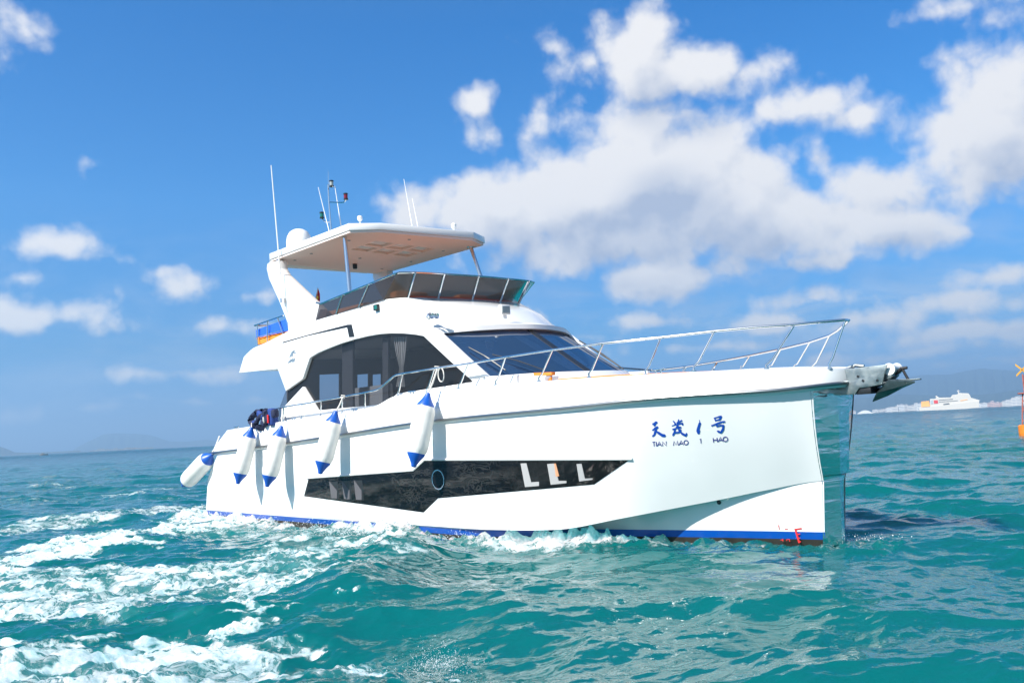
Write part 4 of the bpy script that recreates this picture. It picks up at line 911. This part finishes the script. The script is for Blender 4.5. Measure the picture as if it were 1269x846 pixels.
# canvas dodger laced to the flybridge aft rail
cb_ = P3(350, 340)
cv = boat_thing('rail_canvas', cb_, 'blue over orange canvas laced inside the flybridge aft rail', 'canvas')
def canvas(rows_px, name, m):
    mb = MB(); n = 14
    top_, bot_ = rows_px; r1, r2 = [], []
    for i in range(n+1):
        s_ = i/n; w_ = .012*math.sin(i*1.9)
        r1.append(P3(top_[0][0]+(top_[1][0]-top_[0][0])*s_, top_[0][1]+(top_[1][1]-top_[0][1])*s_, 1.72+w_)); r2.append(P3(bot_[0][0]+(bot_[1][0]-bot_[0][0])*s_, bot_[0][1]+(bot_[1][1]-bot_[0][1])*s_, 1.72-w_))
    mid_ = [(p+q_)/2+np.array([0, .01*math.sin(i*2.7), 0]) for i, (p, q_) in enumerate(zip(r1, r2))]
    off = np.array([0, -.02, 0]); mb.loft([r1, mid_, r2, [p+off for p in r2], [p+off for p in mid_], [p+off for p in r1]]) if False else mb.grid([r1, mid_, r2])
    # returns across the stern
    a_, b_, c_ = r1[0], mid_[0], r2[0]
    mb.grid([[a_, a_*np.array([1, .5, 1]), a_*np.array([1, -1, 1])], [c_, c_*np.array([1, .5, 1])+np.array([.03, 0, 0]), c_*np.array([1, -1, 1])]])
    bb(mb, name, m, cv, cb_, sharp=70)
canvas(([(208, 222), (490, 120)], [(212, 298), (525, 228)]), 'blue_band', M['clothb'])
canvas(([(212, 299), (525, 229)], [(232, 362), (470, 285)]), 'orange_band', M['clotho'])

# anchor in the bow roller
A0 = on_y(*n2(900, 250), 0)
an = boat_thing('anchor', A0, 'galvanised plough anchor stowed in the bow roller', 'anchor')
ny = lambda x_, y_, y=0.: on_y(*n2(x_, y_), y)
mb = MB(); mb.plate([ny(750, 245, .03), ny(840, 235, .03), ny(1000, 235, .03), ny(1110, 228, .03), ny(1110, 242, .03), ny(1000, 252, .03), ny(840, 262, .03), ny(750, 262, .03)], vec=(0, -.06, 0)); bb(mb, 'shank', M['anchor'], an, A0, bevel=.006)
for sgn in (1, -1):
    tipb = ny(645, 462); mb = MB(); wing = ny(1065, 270, sgn*.30 if sgn > 0 else -.16)
    mb.plate([tipb, ny(690, 370, sgn*.10), ny(800, 255, sgn*.2), ny(900, 252, sgn*.24), wing, ny(940, 325, sgn*.04), ny(800, 400, sgn*.02)], vec=(0, .0, .025)); bb(mb, 'fluke', M['anchor'], an, A0, bevel=.005)
mb = MB(); mb.tube([ny(838, 210), ny(935, 130)], .028, 8); mb.tube([ny(930, 130), ny(985, 122)], .022, 8); mb.tube([ny(935, 130), ny(968, 190), ny(1003, 250)], .02, 8); bb(mb, 'roll_bar', M['dark'], an, A0)
mb = MB(); mb.lathe([(.035, -.05), (.035, .05)], ny(910, 285, .03), (0, 1, 0), 12); bb(mb, 'shackle', M['rope'], an, A0)

# sun pad on the foredeck
sb_ = np.array([-3.0, 0, 2.85])
pad = boat_thing('sun_pad', sb_, 'orange sun pad lying on the foredeck ahead of the windscreen', 'sun pad')
pp = lambda x_, y_, y: on_y(540+x_/4.532, 400+y_/4.532, y)
za = on_y(760, 461.2, 1.3)
mb = MB(); ol = [(pp(548, 282, 1.45)[0], 1.42), (-3.4, 1.25), (-2.2, .8), (-1.8, .4)]; ol = ol+[(x_, -y_) for x_, y_ in ol[::-1]]
mb.plate([(x_, y_, za[2]-.045*max(0, x_+4.2)) for x_, y_ in ol], vec=(0, 0, -.10)); bb(mb, 'cushion', M['orange'], pad, sb_, bevel=.03, bseg=3)
mb = MB(); mb.plate([pp(617, 282, 1.6), pp(645, 282, 1.6), pp(644, 334, 1.75), pp(620, 334, 1.75)], vec=(0, -.05, 0)); mb.plate([pp(548, 280, 1.6), pp(650, 276, 1.6), pp(650, 294, 1.62), pp(548, 296, 1.62)], vec=(0, -.1, 0)); bb(mb, 'side_flap', M['orange'], pad, sb_, bevel=.008)
lk = np.array(pp(562, 340, 1.8)); lkr = boat_thing('deck_box', lk, 'pale low deck box beside the orange sun pad', 'deck box')
mb = MB(); q0, q1 = pp(514, 306, 1.8), pp(612, 303, 1.8); q2 = pp(612, 338, 1.8); mb.plate([q0, q1, q2, q0+(q2-q1)], vec=(0, -.35, 0)); bb(mb, 'box', M['gelw'], lkr, lk, bevel=.02)
mb = MB(); mb.plate([q0+(0, .004, .012), q1+(0, .004, .012), q1+(0, .004, -.03), q0+(0, .004, -.03)], vec=(0, -.36, 0)); bb(mb, 'lid', M['gel'], lkr, lk, bevel=.008)

# rope hitches on the rail above the fenders
def rope_coil(px, py, y, loop, label):
    c_ = on_y(px, py, y); root = boat_thing('rope_hitch', c_, label, 'rope', 'fender ropes hitched on the rail')
    mb = MB(); mb.tube([c_+np.array([.05*math.sin(t_), .035*math.cos(t_*3), .03*math.cos(t_)]) for t_ in np.linspace(0, 9, 40)], .013, 6); bb(mb, 'knot', M['rope'], root, c_)
    if loop:
        mb = MB(); mb.tube([c_+np.array([.16+.085*math.sin(t_), .03, -.14+.13*math.cos(t_)]) for t_ in np.linspace(0, 6.28, 26)], .011, 6); bb(mb, 'loop', M['rope'], root, c_)
rope_coil(541, 456, 2.14, True, 'white rope hitched on the rail with a hanging loop, above the foremost fender')
rope_coil(425, 491.5, 2.2, False, 'white rope knotted on the lower rail below the saloon window')

# helmsman seen dimly through the windscreen
pbse = np.array([-7.46, .30, 2.5])
def person():
    me = bpy.data.meshes.new('person')
    V = [(0, 0, .42), (0, .02, .75), (0, .02, 1.02), (.02, 0, 1.13), (.05, 0, 1.24),            # pelvis, chest, neck base, neck, head
         (0, .2, .98), (.1, .26, .74), (.36, .2, .78), (0, -.2, .98), (.1, -.26, .74), (.36, -.2, .78),
         (.1, .1, .42), (.48, .13, .44), (.5, .12, .05), (.1, -.1, .42), (.48, -.13, .44), (.5, -.12, .05), (.62, .12, .02), (.62, -.12, .02)]
    E_ = [(0, 1), (1, 2), (2, 3), (3, 4), (2, 5), (5, 6), (6, 7), (2, 8), (8, 9), (9, 10), (0, 11), (11, 12), (12, 13), (13, 17), (0, 14), (14, 15), (15, 16), (16, 18)]
    R_ = [.16, .17, .1, .06, .07, .075, .05, .035, .075, .05, .035, .1, .07, .045, .1, .07, .045, .035, .035]
    me.from_pydata(V, E_, []); ob = bpy.data.objects.new('person', me); COL.objects.link(ob)
    ob.matrix_world = YM @ Matrix.Translation((pbse[0], -pbse[1], pbse[2]))
    sk = ob.modifiers.new('s', 'SKIN'); 
    for i, r_ in enumerate(R_): me.skin_vertices[0].data[i].radius = (r_, r_*.85)
    me.skin_vertices[0].data[0].use_root = True
    ob.modifiers.new('d', 'SUBSURF').levels = 2; ob.modifiers['d'].render_levels = 2
    me.materials.append(M['shirt'])
    tag(ob, 'person in a white cap at the helm, dim behind the windscreen', 'person')
    mb = MB(); mb.lathe([(.03, -.13), (.075, -.1), (.092, 0), (.085, .07), (.05, .12), (.01, .13)], (.06, 0, 1.3), (0, 0, 1), 16); mb.lathe([(.012, 0), (.02, .02), (.006, .05)], (.14, 0, 1.29), (1, 0, 0), 8); h_ = mb.build('head', M['skin'], ob, flip=False)
    mb = MB(); mb.lathe([(.1, 0), (.1, .05), (.07, .1), (.01, .12)], (.055, 0, 1.34), (0, 0, 1), 16); mb.box((.16, 0, 1.345), (.12, .13, .012)); mb.build('cap', M['cap'], ob, flip=False, bevel=.004)
person()

# ------------------------------------------------------------------ far things
def ground_at(px, dist, z=0.):
    v = rawdir(px, 533.7-.049*(px-634.5)); h_ = nrm(v[:2]); return np.array([h_[0]*dist, h_[1]*dist, z]), math.atan2(h_[0], h_[1])
def far_frame(px, dist, turn=0.):
    "matrix: local x to the right across the view, y away, z up"
    p, a = ground_at(px, dist); return Matrix.Translation(Vector(p)) @ Matrix.Rotation(-a+turn, 4, 'Z')
M['fwhite'] = mat('ferry_white', (.50, .49, .46), .5); M['fgrey'] = mat('ferry_grey', (.33, .40, .44), .5); M['fwin'] = mat('ferry_windows', (.10, .12, .14), .3); M['forange'] = mat('ferry_orange', (.75, .36, .12), .6); M['fred'] = mat('ferry_red', (.55, .04, .05), .5)
DF = 1500.; s1 = DF/F   # metres per photo pixel at the ferry
fm_m = far_frame(1177, DF)
fr = thing('ferry', 'white catamaran ferry crossing off the far shore', 'ferry', matrix=fm_m)
zf = lambda x_, y_: ((1120+x_/8.517-1177)*s1, -(460+y_/8.517-509.3+.049*(1120+x_/8.517-1177))*s1)   # photo detail to local x, z
def fplate(name, pl, y0, th, m, parent):
    mb = MB(); P_ = [(zf(*p)[0], y0, zf(*p)[1]) for p in pl]; mb.plate(P_, vec=(0, th, 0)); return mb.build(name, m, parent, flip=False)
for y0 in (-14, 8): fplate('hull', [(229, 420), (229, 388), (320, 382), (735, 330), (728, 392), (690, 396), (632, 402), (440, 412)], y0, 6, M['fwhite'], fr)
fplate('bridge_deck', [(232, 384), (320, 378), (690, 345), (700, 372), (320, 396), (232, 398)], -8, 16, M['fgrey'], fr)
fplate('superstructure', [(322, 382), (326, 308), (372, 306), (380, 296), (500, 296), (520, 272), (560, 268), (575, 262), (655, 264), (672, 300), (745, 326), (690, 350)], -12.5, 25, M['fwhite'], fr)
bw = fplate('wheelhouse', [(560, 268), (575, 255), (655, 260), (668, 282), (590, 284)], -9, 18, M['fwhite'], fr); fplate('window_row', [(590, 272), (650, 270), (652, 279), (592, 281)], -9.2, 18.4, M['fwin'], bw)
fplate('window_row', [(435, 356), (486, 349), (486, 360), (435, 366)], -14.2, .5, M['fwin'], fr); fplate('window_row', [(580, 325), (640, 312), (642, 318), (582, 332)], -12.8, .5, M['forange'], fr)
fplate('window_row', [(400, 318), (520, 309), (520, 314), (400, 323)], -12.8, .5, M['fwin'], fr); fplate('window_row', [(400, 336), (560, 324), (560, 328), (400, 341)], -12.8, .5, M['fwin'], fr)
fplate('logo_panel', [(358, 322), (392, 320), (392, 350), (358, 353)], -12.9, .5, M['fred'], fr); fplate('logo_panel', [(330, 320), (350, 319), (350, 353), (330, 355)], -12.9, .5, M['fgrey'], fr)
fplate('aft_cargo', [(246, 384), (250, 332), (316, 326), (322, 378)], -11, 22, M['forange'], fr)
mb = MB(); a_, c_ = zf(573, 262), zf(573, 225); mb.tube([(a_[0], 0, a_[1]), (c_[0], 0, c_[1])], .7, 8); a_, c_ = zf(560, 240), zf(586, 238); mb.tube([(a_[0], 0, a_[1]), (c_[0], 0, c_[1])], .4, 6); mb.build('mast', M['fwhite'], fr, flip=False)
mb = MB(); a_, c_ = zf(400, 300), zf(378, 282); mb.tube([(a_[0], -4, a_[1]), (c_[0], -4, c_[1])], 1.2, 8); mb.build('funnel', M['fwhite'], fr, flip=False)

# small white boat on the left horizon
DB = 1300.; s2 = DB/F
db = thing('motor_boat', 'tiny white boat far off on the left horizon', 'boat', matrix=far_frame(54, DB))
mb = MB(); mb.loft([[(x_*s2, -w_*s2, 0), (x_*s2, w_*s2, 0), (x_*s2, w_*1.1*s2, z_*s2), (x_*s2, -w_*1.1*s2, z_*s2)] for x_, w_, z_ in ((-4, 1.2, 1.3), (-1, 1.4, 1.3), (3, .9, 1.6), (4.4, .15, 1.9))]); mb.build('hull', M['fwhite'], db, flip=False)
mb = MB(); mb.plate([(-3.*s2, -1.1*s2, 1.25*s2), (-2.6*s2, -1.1*s2, 2.3*s2), (.6*s2, -1.1*s2, 2.4*s2), (2.0*s2, -1.1*s2, 1.4*s2)], vec=(0, 2.2*s2, 0)); ca = mb.build('cabin', M['fwhite'], db, flip=False)
mb = MB(); mb.plate([(-2.4*s2, -1.13*s2, 1.7*s2), (-2.3*s2, -1.13*s2, 2.1*s2), (.5*s2, -1.13*s2, 2.1*s2), (.9*s2, -1.13*s2, 1.7*s2)], vec=(0, 2.26*s2, 0)); mb.build('window_row', M['fwin'], ca, flip=False)
mb = MB(); mb.tube([(-1*s2, 0, 2.3*s2), (-1*s2, 0, 3.6*s2)], .1*s2, 6); mb.build('mast', M['fwhite'], db, flip=False)

# navigation buoy at the right edge
M['borange'] = mat('buoy_orange', (.70, .20, .015), .5, var=.3, varscale=3); M['byel'] = mat('topmark_yellow', (.55, .27, .02), .5); M['brust'] = mat('buoy_frame', (.36, .10, .07), .6, var=.4, varscale=6)
DBY = 66.; sb2 = DBY/F
by_ = thing('navigation_buoy', 'orange lattice buoy with a yellow cross topmark at the right edge', 'buoy', matrix=far_frame(1271.5, DBY))
zb_ = lambda y_: (535.5-y_)*sb2
mb = MB(); mb.lathe([(.5, -.5), (.58, 0), (.58, zb_(524.5)), (.5, zb_(523.5)), (.1, zb_(523))], (0, 0, 0), n=24); mb.build('float', M['borange'], by_, flip=False, sharp=40)
for k in range(4):
    a_ = math.pi/4+k*math.pi/2; mb = MB(); mb.tube([(.46*math.cos(a_), .46*math.sin(a_), zb_(523.6)), (.17*math.cos(a_), .17*math.sin(a_), zb_(490))], .035, 8); mb.build('leg', M['brust'], by_, flip=False)
mb = MB()
for k in range(4):
    a0_, a1_ = math.pi/4+k*math.pi/2, math.pi/4+(k+1)*math.pi/2
    for z0, r0, z1, r1 in ((zb_(521), .44, zb_(508), .31), (zb_(508), .31, zb_(497), .22), (zb_(508), .31, zb_(508), .31)): mb.tube([(r0*math.cos(a0_), r0*math.sin(a0_), z0), (r1*math.cos(a1_), r1*math.sin(a1_), z1)], .022, 6)
mb.build('lattice', M['brust'], by_, flip=False)
mb = MB(); mb.lathe([(.30, 0), (.42, .03), (.42, .08), (.30, .1)], (0, 0, zb_(491)), n=18); mb.build('platform', M['brust'], by_, flip=False)
mb = MB(); mb.tube([(0, 0, zb_(491)), (0, 0, zb_(470))], .05, 8); mb.build('post', M['brust'], by_, flip=False)
mb = MB()
for s_ in (1, -1): mb.plate([(-.36, -.03, zb_(465)-s_*.36-.07), (-.36, -.03, zb_(465)-s_*.36+.07), (.36, -.03, zb_(465)+s_*.36+.07), (.36, -.03, zb_(465)+s_*.36-.07)], vec=(0, .06+.02*s_, 0))
mb.build('topmark', M['byel'], by_, flip=False)

# hills (terrain)
M['hill'] = mat('hill_forest', (.045, .075, .05), .95, var=.35, varscale=.004)
def hills(name, crest, dist, depth):
    pxs = np.linspace(crest[0][0], crest[-1][0], 160); ys = np.interp(pxs, *zip(*crest)); rows = [[], [], [], [], []]
    for i, (px_, y_) in enumerate(zip(pxs, ys)):
        hz = 533.7-.049*(px_-634.5); wob = 1+.10*math.sin(i*.9)+.07*math.sin(i*2.3+1)
        ht_ = max(2, (hz-y_))*dist/F*math.cos(0)+CAMH
        for r_, (k, d_) in zip(rows, ((0, 0), (.35*wob, .25*depth), (.72*wob, .55*depth), (1, depth), (0, 1.8*depth))):
            p, _ = ground_at(px_, dist+d_); r_.append((p[0], p[1], ht_*k*(1+d_/dist)-1))
    mb = MB(); mb.grid(rows); o_ = mb.build(name, M['hill'], None, flip=False, sharp=80); o_['kind'] = 'structure'; return o_
hills('hills', [(1000, 480), (1060, 474), (1095, 473), (1120, 472), (1150, 468.5), (1180, 468.5), (1200, 465), (1222, 462), (1245, 464), (1272, 465), (1330, 470), (1420, 480)], 13000, 2600)
hills('hills', [(1000, 502), (1070, 494), (1120, 490), (1170, 492), (1230, 490), (1290, 482), (1400, 476)], 9500, 900)
hills('hills', [(-60, 548), (-20, 550), (0, 554.8), (10, 557.5), (18, 560.5), (60, 561), (100, 558.5)], 9000, 700)
hills('hills', [(90, 558), (100, 552.5), (115, 546), (128, 540), (140, 538.6), (170, 539), (187, 540.5), (200, 544), (210, 547.2), (230, 547.5), (255, 545), (270, 547), (330, 549), (400, 545)], 14500, 1500)
def shore(name, p0, p1, dist, h_, depth):
    mb = MB(); rows = [[], [], []]
    for i, px_ in enumerate(np.linspace(p0, p1, 60)):
        for r_, (d_, z_) in zip(rows, ((0, -.5), (20, h_*(.7+.3*math.sin(i*1.7))), (depth, h_*1.2))):
            p, _ = ground_at(px_, dist+d_); r_.append((p[0], p[1], z_))
    mb.grid(rows); o_ = mb.build(name, M['hill'], None, flip=False, sharp=80); o_['kind'] = 'structure'
shore('coast', 1030, 1330, 5200, 2.5, 500); shore('coast', 85, 200, 6200, 1.2, 400)
# buildings on the far shore
WALLS = [mat('wall_cream', (.72, .70, .66), .8), mat('wall_white', (.80, .80, .78), .8), mat('wall_pink', (.62, .40, .36), .8), mat('wall_tan', (.62, .55, .46), .8)]
M['bwin'] = mat('building_windows', (.20, .24, .28), .4); M['broof'] = mat('building_roof', (.45, .42, .40), .8)
def building(px_, dist, w_px, h_px, kind, label, group, turn=0.):
    s_ = dist/F; w_, h_ = w_px*s_, h_px*s_; d_ = w_*.6
    root = thing('building', label, 'building', group, matrix=far_frame(px_, dist+30, turn))
    mb = MB()
    if kind == 'dome':
        mb.loft([[(-w_/2+w_*i/12, y_, max(.15, math.sin(math.pi*(i+.6)/13.2))*h_) for i in range(13)]+[(w_/2, y_, 0), (-w_/2, y_, 0)] for y_ in (0, d_)]); mb.build('wall', WALLS[1], root, flip=False); return
    wm = WALLS[kind]; mb.box((0, d_/2, h_/2), (w_, d_, h_)); wl_ = mb.build('wall', wm, root, flip=False)
    n_ = max(2, int(h_/7)); mb = MB()
    for k in range(n_): mb.box((0, -.1, h_*(k+.55)/n_), (w_*.88, .6, h_/n_*.38))
    mb.build('window_rows', M['bwin'], root, flip=False)
    mb = MB(); mb.box((0, d_/2, h_+.6), (w_*1.04, d_*1.04, 1.2)); mb.box((w_*.18, d_/2, h_+2.5), (w_*.22, d_*.4, 3)); mb.build('roof', M['broof'], root, flip=False)
rb = random.Random(3)
GR, GL = 'buildings along the far right shore', 'buildings along the far left shore'
LB = {0: 'pale cream block in the row along the far right shore', 1: 'white block in the row along the far right shore', 2: 'pinkish block in the row along the far right shore', 3: 'tan block in the row along the far right shore'}
building(1072, 5250, 17, 4.2, 'dome', 'long low white building with a curved roof on the shore right of the bow', None)
x_ = 1053.
while x_ < 1300:
    if 1060 < x_ < 1081: x_ = 1082.
    w_ = rb.uniform(3.5, 8.5)
    tall = np.interp(x_, [1053, 1100, 1110, 1165, 1200, 1212, 1240, 1250, 1300], [4.5, 5.5, 8, 8.5, 6, 5.5, 7, 9.5, 10])
    k = 2 if (1052 < x_ < 1060 or 1203 < x_ < 1240) and rb.random() < .6 else rb.choice([0, 0, 1, 1, 3])
    if not (1150 < x_ < 1204): building(x_+w_/2, 5250+rb.uniform(0, 200), w_*.96, tall*rb.uniform(.72, 1.12), k, LB[k], GR, rb.uniform(-.25, .25))
    x_ += w_*rb.uniform(.85, 1.05)
x_ = 112.
while x_ < 186:
    w_ = rb.uniform(2.2, 6)
    k = rb.choice([0, 1, 1, 3]); building(x_+w_/2, 6250, w_*.9, rb.uniform(1.3, 2.9)*(1 if x_ < 170 else .6), k, 'low %s building on the hazy left shore' % ('white' if k == 1 else 'pale cream' if k == 0 else 'tan'), GL)
    x_ += w_*rb.uniform(.95, 1.25)

# spray thrown up where the hull meets the waves
mb_v, mb_f = [], []
def spray(px, py, n, spread, height, drift, size=(.003, .014)):
    c_ = wz(px, py)
    for _ in range(n):
        t_ = rng.random(); g_ = rng.normal(size=3)
        p = c_+np.array([g_[0]*spread, g_[1]*spread*.5, 0])+UB*(-drift*t_)*rng.random()+np.array([0, 0, .05+height*abs(rng.normal())*.5*(1-.3*t_)])
        r_ = size[0]+(size[1]-size[0])*rng.random()**3.2; b_ = len(mb_v)
        for k in ((0, 0, 1), (.94, 0, -.33), (-.47, .82, -.33), (-.47, -.82, -.33), (.1, .1, -.9)):
            mb_v.append(p+r_*np.array(k)*rng.uniform(.7, 1.3))
        for f_ in ((0, 1, 2), (0, 2, 3), (0, 3, 1), (4, 2, 1), (4, 3, 2), (4, 1, 3)): mb_f.append([b_+i for i in f_])
spray(497, 655, 2600, .55, .38, .9); spray(480, 662, 1200, .5, .2, .8); spray(520, 660, 900, .4, .2, .5)
spray(650, 660, 1500, .45, .24, .6); spray(700, 660, 2200, .6, .24, .6); spray(770, 660, 700, .5, .15, .6); spray(600, 668, 500, .5, .15, .5)
spray(455, 664, 500, .5, .12, .5); spray(280, 642, 700, .5, .2, .6); spray(330, 648, 700, .7, .2, .6); spray(400, 655, 600, .7, .15, .6)
spray(540, 834, 700, .13, .18, .0, (.0015, .006)); spray(1060, 672, 200, .3, .08, .2, (.004, .014)); spray(545, 845, 500, .15, .14, .0, (.0015, .006))
me = bpy.data.meshes.new('spray'); me.from_pydata([tuple(p) for p in mb_v], [], mb_f); me.materials.append(mat('spray_white', (.93, .95, .95), .3)); ob = bpy.data.objects.new('spray', me); COL.objects.link(ob); ob['kind'] = 'stuff'

# ------------------------------------------------------------------ sea air
mb = MB(); mb.box((0, 0, 309), (60000, 60000, 626)); hz_ = mb.build('haze', [], None, flip=False); hz_['kind'] = 'stuff'
m = bpy.data.materials.new('haze_air'); m.use_nodes = True; t = NT(m.node_tree); t.n.clear()
pv = t.node('ShaderNodeVolumePrincipled'); pv.inputs['Color'].default_value = (.40, .66, .95, 1); pv.inputs['Density'].default_value = HAZE; pv.inputs['Anisotropy'].default_value = .2
o_ = t.node('ShaderNodeOutputMaterial'); t.l.new(pv.outputs[0], o_.inputs['Volume']); hz_.data.materials.append(m)
try: m.cycles.homogeneous_volume = True
except Exception: pass
